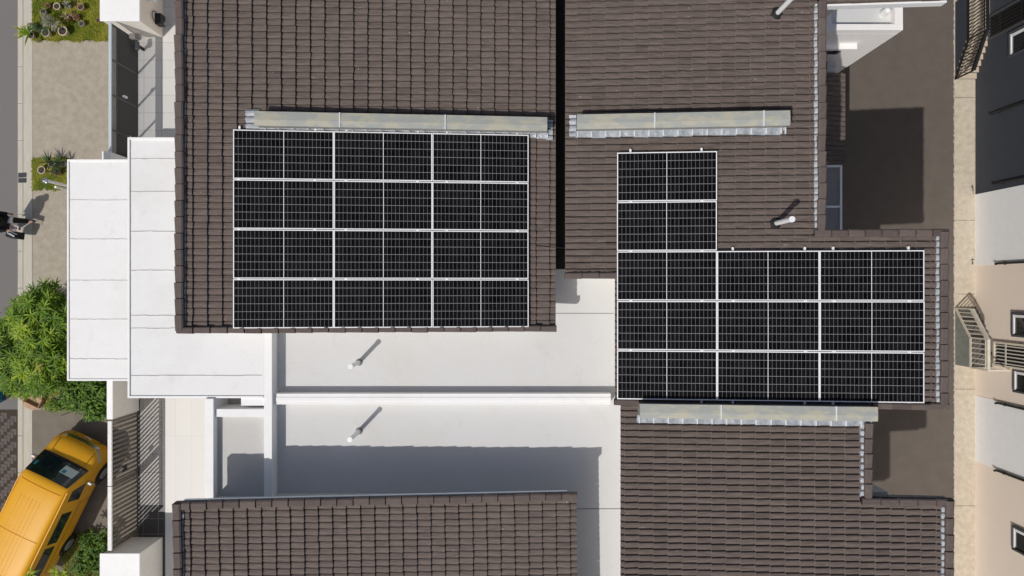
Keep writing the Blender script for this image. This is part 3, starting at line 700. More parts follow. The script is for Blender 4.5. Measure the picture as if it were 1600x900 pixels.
# entry stairs: concrete block along the wall with a railing on its lane side
def stair(label, ytop, ybot, yend, h, side, rail_m, n, rail_h=.92, hand=None, bars=None, bw=.012, tm=None):
    """landing from yend to ytop at height h, flight falling from ytop to ybot"""
    t = thing('entry_stair', label, 'stair', (14.8, (ytop + yend) / 2, .03), 'entry stairs of the facing houses')
    xs = xa + .02; s = 1 if ytop > yend else -1
    m = MB(); m.box(xs, FX - .004, min(ytop, yend), max(ytop, yend), .03, h - .03)
    for i in range(n):
        z = h * (n - i) / (n + 1); a = ytop + (ybot - ytop) * i / n; b = ytop + (ybot - ytop) * (i + 1) / n
        m.box(xs, FX - .004, min(a, b), max(a, b), .03, z - .03)
    m.build('stair_block', side, t)
    m = MB(); m.box(xs - .02, FX - .004, min(ytop, yend), max(ytop, yend), h - .03, h)
    for i in range(n):
        z = h * (n - i) / (n + 1); a = ytop + (ybot - ytop) * i / n; b = ytop + (ybot - ytop) * (i + 1) / n
        m.box(xs - .02, FX - .004, min(a, b), max(a, b), z - .03, z)
    m.build('treads', tm or STEP, t)
    r = MB(); xx = xs - .005
    pts = [(yend, h), (ytop, h), (ybot, .10)]
    for (p, q) in zip(pts, pts[1:]):
        for dz in (.06, rail_h - .12):
            r.bar((xx - .012, p[0], p[1] + dz - (.07 if dz < .1 else 0)), (xx - .012, q[0], q[1] + dz - (.07 if dz < .1 else 0)), .024, .09 if dz < .1 else .03)
        ln = math.hypot(q[0] - p[0], q[1] - p[1]); k = max(2, int(ln / (bars or .105)))
        for i in range(k + 1):
            yy = p[0] + (q[0] - p[0]) * i / k; zz = p[1] + (q[1] - p[1]) * i / k
            r.box(xx - .009, xx + .009, yy - bw, yy + bw, zz, zz + rail_h - .02)
    for (p, zz) in ((pts[0][0], h), (pts[1][0], h), (pts[2][0], .03)): r.box(xx - .02, xx + .02, p - .02, p + .02, zz, zz + rail_h)
    ro = r.build('railing', rail_m, t)
    hd = MB()
    for (p, q) in zip(pts, pts[1:]): hd.bar((xx, p[0], p[1] + rail_h), (xx, q[0], q[1] + rail_h), .085, .04)
    hd.build('handrail', hand or rail_m, ro)
    # short return rail at the landing end
    e = MB(); e.bar((xx, yend, h + rail_h), (FX - .02, yend, h + rail_h), .05, .03); e.bar((xx, yend, h + .08), (FX - .02, yend, h + .08), .022, .022)
    for i in range(1, 5): e.box(xx + (FX - xx) * i / 5 - .009, xx + (FX - xx) * i / 5 + .009, yend - .009, yend + .009, h, h + rail_h)
    e.build('end_railing', rail_m, t)
    return t
stair('navy sided stair with black railing and concrete treads against the navy wall', 7.85, 6.80, 9.3, .76, NAVY, BLACK, 6)
stair('pale railed stair with greenish side against the beige wall', -1.56, -.66, -2.50, .86, SIDEG, PALEST, 5, .86, PALEST, .15, .017, SHTREAD)

# ================================================================== STREET SIDE: gates, pillars, walls
def pillar(label, y0, y1, face):
    t = thing('gate_pillar', label, 'gate pillar', (-11.95, (y0 + y1) / 2, 0), 'gate pillars')
    m = MB(); m.box(-12.50, -11.36, y0, y1, .04, 1.54); m.build('pillar_body', face, t, bevel=.006)
    m = MB(); m.box(-12.55, -11.335, y0 - .02, y1 + .02, 1.54, 1.60); m.build('pillar_cap', PARA, t, bevel=.01)
    return t
PIL = mat('cream_pillar_paint', (.84, .80, .73), .8, var=.08, scale=5)
p1 = pillar('white capped gate pillar beside the dark gate and potted lawn', 8.15, 10.0, PIL)
p2 = pillar('white capped gate pillar at the foot of the slatted gate by the van', -10.0, -8.10, PIL)
m = MB(); m.box(-11.358, -11.350, 8.155, 9.99, .045, 1.53); m.build('face_panel', BEIGE, p1)
m = MB(); m.box(-11.36, -11.15, 8.95, 10.0, .95, 1.08); m.build('pillar_ledge', PARA, p1)
bx = thing('meter_box', 'black wall box with looped cable on the top left gate pillar', 'meter box', (-11.30, 8.60, .3))
m = MB(); m.box(-11.355, -11.16, 8.40, 8.74, .28, .62); m.build('box_housing', BLACK, bx, bevel=.02)
m = MB(); m.box(-11.158, -11.140, 8.44, 8.52, .33, .45); m.build('box_label_plate', GREYP, bx)
m = MB(); pts = [Vector((-11.30, 8.60 + .16 * math.cos(a), .70 + .20 * math.sin(a))) for a in np.linspace(-.6, 3.4, 14)]
for a, b in zip(pts, pts[1:]): m.tube(a, b, .012, n=8)
m.build('cable', RUBB, bx)
# upper dark gate
gx = -12.19
t = thing('driveway_gate', 'dark solid panelled gate with pale blue top rail beside the concrete driveway', 'gate', (gx, 6.0, 0))
m = MB(); gy0, gy1 = 3.75, 8.02
for k in range(4):
    a = gy0 + (gy1 - gy0) * k / 4; b = gy0 + (gy1 - gy0) * (k + 1) / 4
    for q in range(18):
        zc_ = .13 + q * .065; dx, dz = .0155, .0215
        m.hexa([(gx - dx, a + .03, zc_ + dz), (gx - dx, b - .03, zc_ + dz), (gx + dx, b - .03, zc_ - dz), (gx + dx, a + .03, zc_ - dz),
                (gx - dx + .003, a + .03, zc_ + dz + .003), (gx - dx + .003, b - .03, zc_ + dz + .003), (gx + dx + .003, b - .03, zc_ - dz + .003), (gx + dx + .003, a + .03, zc_ - dz + .003)])
m.build('gate_panel', GATED, t)
m = MB()
for k in range(5):
    a = gy0 + (gy1 - gy0) * k / 4; m.box(gx - .025, gx + .025, a - .025, a + .025, .07, 1.62)
m.box(gx - .02, gx + .02, gy0 + .03, gy1 - .03, .07, .10); m.box(gx - .02, gx + .02, gy0 + .03, gy1 - .03, 1.28, 1.32)
m.build('gate_frame', DGREY, t)
m = MB(); m.box(gx - .010, gx + .006, gy0 + .03, gy1 - .03, 1.34, 1.60); m.build('upper_band', GREYP, t)
m = MB(); m.box(gx - .055, gx + .03, gy0 - .03, gy1 + .03, 1.62, 1.67); m.build('top_rail', GATEL, t, bevel=.008)
m = MB(); yy = P(0, 137).y
m.box(gx + .025, gx + .10, 5.95, 6.02, .85, 1.0); m.build('gate_latch', ALU, t)
gp = thing('gate_post', 'short white post at the end of the dark gate by the canopy', 'gate post', (-12.2, 3.93, 0))
m = MB(); m.box(-12.33, -12.11, 3.88, 4.10, .05, 1.80); m.build('post_shaft', PARA, gp)
m = MB(); m.box(-12.35, -12.09, 3.86, 4.12, 1.80, 1.84); m.build('post_cap', PARA, gp, bevel=.01)
op = thing('gate_motor', 'grey gate motor arm fixed to the pillar above the dark gate', 'gate motor', (-11.9, 8.0, .3))
m = MB(); m.box(-12.12, -11.80, 7.90, 8.06, .55, .72); m.build('motor_arm', GREYP, op, bevel=.02)
m = MB(); m.box(-12.03, -11.93, 7.62, 7.88, .40, .52); m.build('motor_body', DGREY, op, bevel=.02)
m = MB(); m.box(-11.99, -11.95, 7.70, 7.80, .07, .40); m.build('motor_leg', BLACK, op)
# solid white wall panel and the lower slatted gate
sw = thing('boundary_wall', 'white boundary wall between the canopy and the slatted gate', 'wall', (gx, -3.3, 0))
m = MB(); m.box(gx - .07, gx + .07, -3.98, -2.45, .04, 1.66); m.build('wall_body', PIL, sw)
m = MB(); m.box(gx - .09, gx + .09, -3.98, -2.45, 1.66, 1.70); m.build('coping', PARA, sw, bevel=.006)
t = thing('sliding_gate', 'white railed gate of worn brown bars between van and tiled drive', 'gate', (gx, -6, 0))
ga, gb, gc = -4.03, -6.02, -7.98
m = MB()
for (a, b) in ((ga, gb), (gb, gc)):
    m.box(gx - .075, gx + .045, b + .012, a - .012, 1.62, 1.68)
m.build('top_rail', GATEW, t, bevel=.006)
m = MB()
for (a, b) in ((ga, gb), (gb, gc)):
    m.box(gx - .03, gx + .03, a - .06, a - .01, .07, 1.62); m.box(gx - .03, gx + .03, b + .01, b + .06, .07, 1.62); m.box(gx - .025, gx + .025, b + .06, a - .06, .07, .14)
m.build('gate_frame', GATEB, t)
m = MB()
for (a, b) in ((ga, gb), (gb, gc)):
    n = 13
    for i in range(n):
        yy = b + .06 + (a - b - .12) * (i + .5) / n; m.box(gx - .010, gx + .010, yy - .037, yy + .037, .14, 1.62)
m.build('gate_bars', GATEB, t)
m = MB(); m.box(gx + .026, gx + .05, -5.75, -5.55, .78, 1.0); m.build('gate_lock', BLACK, t)
g = thing('gate_track', 'dark steel gate track along the tiled drive floor', 'gate track', (-11.9, -6, 0))
m = MB(); m.box(PX(218) - .02, PX(218) + .05, -8.0, -3.0, .06, .085); m.build('track_rail', DGREY, g)

# drain grate and standpipe
dg = thing('drain_grate', 'dark iron drain grate set in the kerb strip', 'drain grate', P(37, 278.5))
for k in range(2):
    m = MB(); a = P(31, 286 - k * 8.5); b = P(43, 279 - k * 8.5)
    m.box(a.x, b.x, a.y, b.y, .076, .082)
    m.build('grate_plate', DGREY, dg)
    m = MB()
    for i in range(6): m.box(a.x + .02, b.x - .02, a.y + .012 + i * .022, a.y + .020 + i * .022, .081, .086)
    m.build('grate_bars', BLACK, dg)
sp = thing('standpipe', 'pair of silver pipes with a round cap on the small grass patch', 'pipe', (-13.9, 3.25, 0))
m = MB(); m.tube((-13.98, 3.22, 0), (-13.98, 3.22, 1.95), .045, n=14); m.build('tall_pipe', ALU, sp)
m = MB(); m.tube((-13.93, 3.08, 0), (-13.93, 3.08, 1.55), .035, n=14); m.build('short_pipe', PVC, sp)
m = MB(); m.lathe([(0, 2.03), (.06, 2.02), (.075, 1.99), (.075, 1.93), (.045, 1.93)], (-13.98, 3.22, 0), 18); m.lathe([(.075, 1.955), (.085, 1.955), (.085, 1.965), (.075, 1.965)], (-13.98, 3.22, 0), 18); m.build('pipe_cap', CHROME, sp)

# ================================================================== PLANTS
def leaf(mb, c, az, el, ln, wd, droop, r, n=3, fold=.25, prof=(.30, .95, .85, .06)):
    d = Vector((math.cos(az), math.sin(az), 0)); s = Vector((-math.sin(az), math.cos(az), 0)); vs = []
    for i in range(n + 1):
        t = i / n; p = c + d * (ln * t * math.cos(el) * (1 - .12 * droop * t)) + Vector((0, 0, ln * (t * math.sin(el) - droop * t * t)))
        ww = wd * .5 * prof[min(i, len(prof) - 1)]
        vs += [p - s * ww + Vector((0, 0, fold * ww)), p, p + s * ww + Vector((0, 0, fold * ww))]
    fs = []
    for i in range(n):
        for k in (0, 1): fs.append((3 * i + k, 3 * i + 3 + k, 3 * i + 4 + k, 3 * i + 1 + k))
    mb.add(vs, fs, r)
def rosette(mb, c, size, nl, r0, el0=.05, el1=.8, wd=.17, droop=.45):
    ph = random.random() * 6.28
    for i in range(nl):
        az = ph + 6.283 * i / nl + random.gauss(0, .18); e = random.uniform(el0, el1)
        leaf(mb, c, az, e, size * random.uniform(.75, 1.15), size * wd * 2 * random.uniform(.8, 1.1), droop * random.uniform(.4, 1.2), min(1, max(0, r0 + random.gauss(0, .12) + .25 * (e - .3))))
def tree(label, cx, cy, rx, ry, zlo, zhi, n, size, wd=.074, group=None):
    t = thing('leafy_tree', label, 'tree', (cx, cy, 0), group)
    tr = MB(); tips = []
    tr.tube((cx, cy, 0), (cx + .03, cy - .02, zlo * .7), .085, .065, 10)
    crown = MB()
    nb = 9
    for i in range(nb):
        a = 6.283 * i / nb + random.gauss(0, .25); q = random.uniform(.35, .9)
        mid = Vector((cx + rx * q * .5 * math.cos(a), cy + ry * q * .5 * math.sin(a), zlo * .7 + (zhi - zlo) * .35))
        end = Vector((cx + rx * q * math.cos(a), cy + ry * q * math.sin(a), zlo + (zhi - zlo) * random.uniform(.4, .9)))
        tr.tube((cx + .03, cy - .02, zlo * .68), mid, .045, .032, 8); tr.tube(mid, end, .032, .014, 8)
    tr.build('trunk', BARK, t, smooth=True)
    for i in range(n):
        for _ in range(30):
            u, v, wz = rng.uniform(-1, 1, 3)
            if u * u + v * v + (wz * .8) ** 2 < 1 and (u * u + v * v + wz * wz) > .12: break
        lump = .82 + .22 * math.sin(5 * u + 1.7 * cx) * math.sin(4 * v + cy) + .10 * math.sin(11 * u - 7 * v)
        z = (zlo + zhi) / 2 + (zhi - zlo) / 2 * wz * math.sqrt(max(.1, 1 - .5 * (u * u + v * v)))
        c = Vector((cx + rx * u * lump, cy + ry * v * lump, z))
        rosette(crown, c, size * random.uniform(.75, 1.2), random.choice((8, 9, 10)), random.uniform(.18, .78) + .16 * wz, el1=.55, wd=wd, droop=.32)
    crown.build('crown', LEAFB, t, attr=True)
    return t
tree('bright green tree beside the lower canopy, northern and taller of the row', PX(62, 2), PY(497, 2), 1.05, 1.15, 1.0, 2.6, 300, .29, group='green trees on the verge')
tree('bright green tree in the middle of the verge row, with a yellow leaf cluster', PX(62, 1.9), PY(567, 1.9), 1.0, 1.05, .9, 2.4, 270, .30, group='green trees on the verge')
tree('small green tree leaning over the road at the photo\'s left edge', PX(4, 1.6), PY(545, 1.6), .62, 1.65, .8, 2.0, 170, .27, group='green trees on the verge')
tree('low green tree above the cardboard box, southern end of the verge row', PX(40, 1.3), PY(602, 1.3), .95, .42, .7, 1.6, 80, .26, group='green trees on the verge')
yl = MB()
for k in range(5): leaf(yl, P(60, 580, 2.35) + Vector((random.uniform(-.1, .1), random.uniform(-.1, .1), 0)), random.uniform(.3, 2.8), .1, .25, .07, .3, .6)
y_ = yl.build('dead_leaf_cluster', LEAFY, attr=True); tag(y_, 'cluster of yellow dead leaves caught on the bright green tree', 'dead leaves')
# fern-like hedge at the corner under the lower canopy
hd = thing('hedge', 'dark green feathery hedge between the lower canopy and the van', 'hedge', (-13.5, -3.6, 0))
cr = MB(); st = MB()
for i in range(560):
    x = random.uniform(PX(100, .8), PX(169, .8)); y = random.uniform(PY(652, .8), PY(575, .8)); lim = PY(655, .8) + max(0, (PX(150, .8) - x)) * .55
    if y < lim: continue
    z = random.uniform(.35, 1.15)
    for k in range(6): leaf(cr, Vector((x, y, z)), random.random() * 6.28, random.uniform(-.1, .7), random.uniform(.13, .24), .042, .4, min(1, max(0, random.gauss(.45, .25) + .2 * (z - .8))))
for i in range(12): x = random.uniform(PX(110), PX(165)); y = random.uniform(-4.0, -3.3); st.tube((x, y, .03), (x + random.gauss(0, .08), y + random.gauss(0, .08), .9), .015, .008, 6)
cr.build('foliage', LEAFH, hd, attr=True); st.build('stems', BARK, hd)
lh = thing('low_shrub', 'yellowish low shrub along the verge edge beside the cardboard box', 'shrub', P(95, 632))
cr = MB()
for i in range(230):
    x = random.uniform(PX(76, .3), PX(120, .3)); y = random.uniform(PY(640, .3), PY(626, .3))
    leaf(cr, Vector((x, y, random.uniform(.1, .42))), random.random() * 6.28, random.uniform(0, .7), random.uniform(.12, .2), .04, .5, random.uniform(.3, 1))
cr.build('foliage', LEAFH, lh, attr=True)
# shrubs by the van's rear wheel, in shade
vs_ = thing('shrub', 'green shrub between the van and the lower gate pillar', 'shrub', P(135, 860))
cr = MB()
for i in range(230):
    x = random.uniform(PX(102, .5), PX(168, .5)); y = random.uniform(PY(905, .5), PY(836, .5))
    if x < PX(102, .5) + (y - PY(905, .5)) * .25: continue
    z = random.uniform(.08, .34)
    for k in range(5): leaf(cr, Vector((x, y, z)), random.random() * 6.28, random.uniform(-.1, .7), random.uniform(.10, .20), .04, .4, min(1, max(0, random.gauss(.4, .25))))
cr.build('foliage', LEAFH, vs_, attr=True)
rt = thing('roadside_sapling', 'thin leafy sapling overhanging the yellow van at the photo\'s bottom', 'sapling', (-14.6, -8.75, 0))
cr = MB(); st = MB(); st.tube((-13.75, -9.4, 0), (-13.65, -8.9, 1.8), .03, .02, 8); st.tube((-13.65, -8.9, 1.8), (-14.25, -8.55, 2.15), .018, .008, 6); st.tube((-13.65, -8.9, 1.8), (-13.6, -8.5, 1.9), .018, .008, 6)
for c in ((-14.30, -8.50, 2.15), (-14.62, -8.95, 2.15), (-13.72, -8.52, 1.9), (-13.58, -8.62, 1.8), (-14.0, -9.05, 2.2), (-13.7, -9.1, 1.7), (-13.3, -9.0, 1.5)):
    rosette(cr, Vector(c), .26, 9, .78, wd=.11)
st.build('trunk', BARK, rt); cr.build('crown', LEAFB, rt, attr=True)
# grass patches: countless blades
def grass(x0, x1, y0, y1, n, name='grass', dens=None, hmin=.02, hmax=.06):
    m = MB()
    for i in range(n):
        x = random.uniform(x0, x1); y = random.uniform(y0, y1)
        e = .04 * math.sin(x * 9) + .03 * math.sin(x * 23)
        if y < y0 + .03 + e: continue
        az = random.random() * 6.28; h = random.uniform(hmin, hmax); ln = random.uniform(.03, .10); wd = random.uniform(.007, .014)
        s = Vector((-math.sin(az), math.cos(az), 0)) * wd; d = Vector((math.cos(az), math.sin(az), 0)) * ln; c = Vector((x, y, GZ - .005))
        patch = .5 + .28 * math.sin(x * 3.1 + 1.3) * math.sin(y * 4.3) + .18 * math.sin(x * 7.7 - y * 5)
        m.add([c - s, c + s, c + d * .5 + s * .7 + Vector((0, 0, h * .8)), c + d * .5 - s * .7 + Vector((0, 0, h * .8)), c + d + Vector((0, 0, h))], [(0, 1, 2, 3), (3, 2, 4)], min(1, max(0, patch + random.gauss(0, .2))))
    o = m.build(name, GRASS, attr=True); o['kind'] = 'stuff'; return o
grass(PX(53), PX(171), PY(66), PY(-20), 17000)
grass(PX(53), PX(108), PY(298), PY(248), 6000)
grass(PX(100), PX(172), PY(910), PY(832), 4500)
grass(PX(66), PX(170), PY(642), PY(560), 5000)
# weeds on joints of the right wall
for (py, lab) in ((409, 'tiny weed tuft at the white wall\'s lower joint'), (297, 'tiny weed tuft at the white wall\'s upper joint')):
    w_ = MB()
    for k in range(16): leaf(w_, Vector((FX - .05 - random.random() * .05, PY(py) + random.uniform(-.12, .12), .03)), random.uniform(2, 4.3), random.uniform(.4, 1.3), random.uniform(.08, .16), .02, .3, random.random())
    tag(w_.build('weed_tuft', LEAFD, attr=True), lab, 'weed')

# potted plants on the lawn
def pot(px, py, rad, h, pm, lm, kind, label, grp='potted plants on the top left lawn', size=.22, nl=12, lean=(0, 0), soil=True, wd=.14):
    b = P(px, py, h); b.z = GZ
    t = thing('potted_plant', label, 'potted plant', b, grp)
    m = MB(); m.lathe([(rad * .62, 0), (rad * .95, h * .85), (rad * 1.08, h * .86), (rad * 1.08, h), (rad * .90, h), (rad * .86, h * .82)], b, 22); m.build('pot', pm, t, smooth=False)
    m = MB(); m.lathe([(rad * .88, h * .84), (0, h * .87)], b, 18); m.build('soil', SOIL, t)
    if kind:
        cr = MB(); c = b + Vector((lean[0], lean[1], h * .95 + .10))
        if kind == 'spike':
            for i in range(nl): leaf(cr, c, random.random() * 6.28, random.uniform(.1, 1.2), size * random.uniform(.7, 1.2), size * wd, .25, min(1, max(0, random.gauss(.5, .25))), prof=(.8, 1, .7, .05))
        elif kind == 'palm':
            for i in range(nl):
                az = random.random() * 6.28; e = random.uniform(.5, 1.2); ln = size * random.uniform(.8, 1.2); d = Vector((math.cos(az), math.sin(az), 0))
                for k in range(1, 9):
                    q = k / 8; p = c + d * (ln * q * math.cos(e)) + Vector((0, 0, ln * (q * math.sin(e) - .5 * q * q)))
                    for s_ in (-1, 1): leaf(cr, p, az + s_ * 1.0, .1, ln * .32 * (1.1 - .5 * q), .024, .3, min(1, max(0, random.gauss(.5, .2))))
        elif kind == 'bush':
            for i in range(nl * 4):
                p = c + Vector((random.gauss(0, size * .35), random.gauss(0, size * .35), random.uniform(-.05, size * .8)))
                leaf(cr, p, random.random() * 6.28, random.uniform(-.1, .7), size * .5, size * .18, .4, random.random())
        cr.build('foliage', lm, t, attr=True)
        if lean != (0, 0):
            s_ = MB(); s_.tube(b + Vector((0, 0, h * .85)), c, .014, .01, 8); s_.build('stem', BARK, t)
pot(90, 10.5, .105, .20, CREAMP, None, None, 'beige pot with bare dark soil on the lawn, topmost round one')
pot(109, 10, .07, .12, GREYPOT, LEAFG, 'spike', 'grey green aloe in a small pot at the lawn\'s top', size=.20, nl=20, wd=.25)
pot(127, 11.5, .10, .20, PINKPOT, LEAFR, 'bush', 'pinkish clay pot with a withered plant near the white pillar', size=.08, nl=4)
pot(69, 19, .09, .20, GREYPOT, LEAFD, 'bush', 'grey pot with a dark little shrub on the left side of the lawn', size=.10, nl=5)
pot(72.5, 51.5, .125, .24, CREAMP, LEAFD, 'palm', 'cream round pot with dark green leaves beside the spiky yucca', size=.42, nl=8, lean=(-.06, .20))
pot(99, 49, .140, .26, CREAMP, LEAFG, 'palm', 'largest cream pot with grey green cycad fronds in the lawn\'s middle', size=.50, nl=9, lean=(-.14, .22))
pot(128.5, 37.5, .085, .18, GREYPOT, LEAFG, 'bush', 'small grey pot with a pale stub right of the cycad pot', size=.05, nl=3)
pot(108, 28, .08, .14, TERRA, LEAFP, 'spike', 'pale beige dried plant between the grey pots on the lawn', size=.20, nl=22, wd=.2)
pot(121, 28, .09, .16, TERRA, LEAFR, 'bush', 'reddish brown plant in a terracotta pot left of the pale stub', size=.14, nl=7)
pot(155, 32.5, .07, .12, TERRA, LEAFR, 'spike', 'tiny terracotta pot beside the white gate pillar', size=.08, nl=6)
pot(76.5, 9.5, .07, .13, TERRA, LEAFR, 'spike', 'small terracotta pot left of the topmost beige pot', size=.10, nl=8)
pot(49.5, 56, .10, .20, PINKPOT, LEAFY, 'spike', 'spiky yucca in a clay pot leaning over the kerb strip', size=.42, nl=9, lean=(-.10, .06), wd=.15)
yc = MB()
for i in range(9): leaf(yc, P(46, 52, .45), random.uniform(1.2, 4.6), random.uniform(.0, .9), random.uniform(.34, .52), .065, .25, random.uniform(.3, .9), prof=(.8, 1, .7, .05))
y2 = yc.build('yucca_fronds', LEAFB, attr=True); yp = [o for o in bpy.data.objects if o.get('label', '').startswith('spiky yucca')][0]
y2.parent = yp; y2.matrix_parent_inverse = Matrix.Translation(yp.location).inverted()
GP = 'potted plants on the small grass patch'
pot(66, 266, .115, .20, CREAMP, LEAFD, 'bush', 'six sided beige pot with brown soil at the small grass patch\'s left', GP, size=.06, nl=3)
pot(80.5, 268, .08, .16, TERRA, LEAFY, 'spike', 'yellow green bromeliad in the middle of the small grass patch', GP, size=.17, nl=16, wd=.2)
pot(91, 270, .09, .18, TERRA, LEAFD, 'bush', 'dark leafed pot plant beside the yellow bromeliad', GP, size=.18, nl=10)
pot(82, 256, .10, .25, GREYPOT, LEAFD, 'spike', 'dark spiky plant at the top edge of the small grass patch', GP, size=.40, nl=20, lean=(0, .04), wd=.09)
pot(99, 256, .09, .22, GREYPOT, LEAFD, 'spike', 'dark spiky plant half under the corner of the lower canopy', GP, size=.34, nl=18, wd=.09)

# ================================================================== LOOSE THINGS ON THE VERGE
cb = thing('cardboard_box', 'torn open cardboard box lying on the kerb under the trees', 'cardboard box', P(58, 622))
def rot2(x, y, a): return x * math.cos(a) - y * math.sin(a), x * math.sin(a) + y * math.cos(a)
b0 = P(59, 624); ang = -.45
def cbq(m, pts): m.quad(*[Vector((b0.x + rot2(x, y, ang)[0], b0.y + rot2(x, y, ang)[1], z)) for (x, y, z) in pts])
def cbox(name, x0, x1, y0, y1, z0, z1):
    m = MB(); P8 = [(x0, y0, z0), (x1, y0, z0), (x1, y1, z0), (x0, y1, z0), (x0, y0, z1), (x1, y0, z1), (x1, y1, z1), (x0, y1, z1)]
    m.hexa([(b0.x + rot2(x, y, ang)[0], b0.y + rot2(x, y, ang)[1], z) for (x, y, z) in P8]); m.build(name, CARD, cb)
cbox('box_base', -.26, .26, -.17, .17, .08, .10)
cbox('box_side', -.26, -.245, -.17, .17, .10, .30); cbox('box_side', .245, .26, -.17, .17, .10, .26)
cbox('box_side', -.245, .245, .155, .17, .10, .30); cbox('box_side', -.245, .245, -.17, -.155, .10, .24)
cbox('box_flap', -.20, .24, .175, .34, .27, .285); cbox('box_flap', -.26, .15, -.31, -.175, .20, .215); cbox('box_flap', -.40, -.265, -.15, .1, .26, .275)
bb = thing('plastic_tub', 'blue plastic tub partly out of frame under the leaves at the left edge', 'tub', P(-2, 612))
b1 = P(-6, 614)
m = MB(); m.hexa([(b1.x - .26, b1.y - .28, .02), (b1.x + .26, b1.y - .28, .02), (b1.x + .26, b1.y + .28, .02), (b1.x - .26, b1.y + .28, .02), (b1.x - .32, b1.y - .34, .55), (b1.x + .32, b1.y - .34, .55), (b1.x + .32, b1.y + .34, .55), (b1.x - .32, b1.y + .34, .55)]); m.build('tub_body', BLUEP, bb, bevel=.03)
m = MB(); m.box(b1.x - .36, b1.x + .36, b1.y - .38, b1.y + .38, .55, .60); m.build('tub_lid', TEAL, bb, bevel=.02)
pl = MB(); a = P(88, 622, .12); b = P(118, 624.5, .12); pl.bar(a, b, .07, .03); c = P(95, 623, .25); d = P(116, 607, .6); pl.tube(c, d, .012, .008, 8)
tag(pl.build('broken_slat', GREYP), 'grey broken slat and stick on the verge right of the cardboard box', 'scrap wood')

# ================================================================== VAN
FWD = Vector((.44, .898, 0)).normalized(); RGT = Vector((FWD.y, -FWD.x, 0))
VO = Vector((-13.50, -4.74, 0)); VZ = GZ
van = thing('van', 'yellow van parked at an angle in front of the slatted gate', 'van', VO - FWD * 2.3)
def VP(x, y, z): return VO - FWD * x + RGT * y + Vector((0, 0, z + VZ))       # x back from nose, y to the van's right
ST = [  # x, z0, ztop, w_sill, w_belt, w_top, belt z, crown
    (.05, .36, .62, .44, .48, .38, .50, .02), (.10, .26, .75, .66, .69, .54, .56, .03), (.22, .24, .91, .79, .81, .66, .62, .035), (.39, .24, 1.02, .84, .865, .74, .72, .04),
    (.60, .24, 1.10, .84, .875, .78, .86, .045), (.68, .24, 1.19, .84, .878, .77, 1.00, .045), (.86, .24, 1.52, .84, .878, .735, 1.04, .045), (1.06, .24, 1.82, .84, .878, .745, 1.06, .045), (1.22, .24, 1.92, .84, .878, .74, 1.06, .05),
    (1.8, .24, 1.96, .84, .88, .745, 1.06, .05), (2.8, .24, 1.97, .84, .88, .745, 1.06, .05), (3.8, .24, 1.96, .84, .88, .745, 1.06, .05), (4.4, .26, 1.93, .83, .87, .69, 1.06, .05),
    (4.58, .28, 1.85, .82, .85, .66, 1.06, .04), (4.64, .32, 1.0, .80, .82, .70, .8, .02)]
def half(st):
    x, z0, zt, ws, wb, wt, zb, cr = st
    return [(0, zt + cr), (wt * .55, zt + cr * .72), (wt - .07, zt + cr * .1), (wt, zt - .05), (wt + (wb - wt) * .5, zt + (zb - zt) * .55), (wb, zb), (wb + .004, zb - (zb - z0) * .4), (ws, z0 + .03), (ws - .12, z0)]
m = MB(); rings = []
for st in ST:
    h = half(st); ring = [(y, z) for (y, z) in h] + [(-y, z) for (y, z) in h[:0:-1]]
    rings.append([VP(st[0], y, z) for (y, z) in ring])
K = len(rings[0]); vsx = [p for r in rings for p in r]; fs = []
for i in range(len(rings) - 1):
    for k in range(K): fs.append((i * K + k, i * K + (k + 1) % K, (i + 1) * K + (k + 1) % K, (i + 1) * K + k))
fs += [tuple(range(K)), tuple(range(len(vsx) - 1, len(vsx) - K - 1, -1))]
m.add(vsx, fs); body = m.build('body', VANY, van, smooth=True)
ss = body.modifiers.new('subsurf', 'SUBSURF'); ss.levels = 2; ss.render_levels = 2
def side_y(x, z):      # half width of the body side at station x, height z
    for a, b in zip(ST, ST[1:]):
        if a[0] <= x <= b[0]:
            t_ = (x - a[0]) / (b[0] - a[0]); s = [p + (q - p) * t_ for p, q in zip(a, b)]
            pts = half(s)[2:8]
            for (y0, z0), (y1, z1) in zip(pts, pts[1:]):
                if z1 <= z <= z0: k = (z - z0) / (z1 - z0 + 1e-9); return y0 + (y1 - y0) * k
    return .85
def top_z(x, y):
    for a, b in zip(ST, ST[1:]):
        if a[0] <= x <= b[0]:
            t_ = (x - a[0]) / (b[0] - a[0]); s = [p + (q - p) * t_ for p, q in zip(a, b)]; pts = half(s)[:4]; y = abs(y)
            for (y0, z0), (y1, z1) in zip(pts, pts[1:]):
                if y0 <= y <= y1: return z0 + (z1 - z0) * (y - y0) / (y1 - y0 + 1e-9)
            return pts[-1][1]
    return 1.9
def patch(corner_fn, nu, nv, name, mt, parent, off, thick=.0):
    m = MB(); vs = [corner_fn(i / nu, j / nv) for i in range(nu + 1) for j in range(nv + 1)]; f = []
    for i in range(nu):
        for j in range(nv): k = i * (nv + 1) + j; f.append((k, k + 1, k + nv + 2, k + nv + 1))
    m.add(vs, f); return m.build(name, mt, parent, smooth=True)
def side_patch(s, x0a, x1a, x0b, x1b, za, zb, off, name, mt, parent):   # za lower edge x0a..x1a, zb upper edge x0b..x1b
    def fn(u, v):
        z = za + (zb - za) * v; x = (x0a + (x1a - x0a) * u) * (1 - v) + (x0b + (x1b - x0b) * u) * v
        return VP(x, s * (side_y(x, z) + off), z)
    return patch(fn, 6, 5, name, mt, parent, off)
def ws(u, v, sc_=1., off=.018):
    x = .66 + (1.10 - .66) * v; zz = 1.155 + (1.845 - 1.155) * v; wd = .765 + (.70 - .765) * v; y = (u * 2 - 1) * wd * sc_
    return VP(x - off - .04 * (1 - (u * 2 - 1) ** 2) + .012, y, zz + off + .035 * (1 - (u * 2 - 1) ** 2))
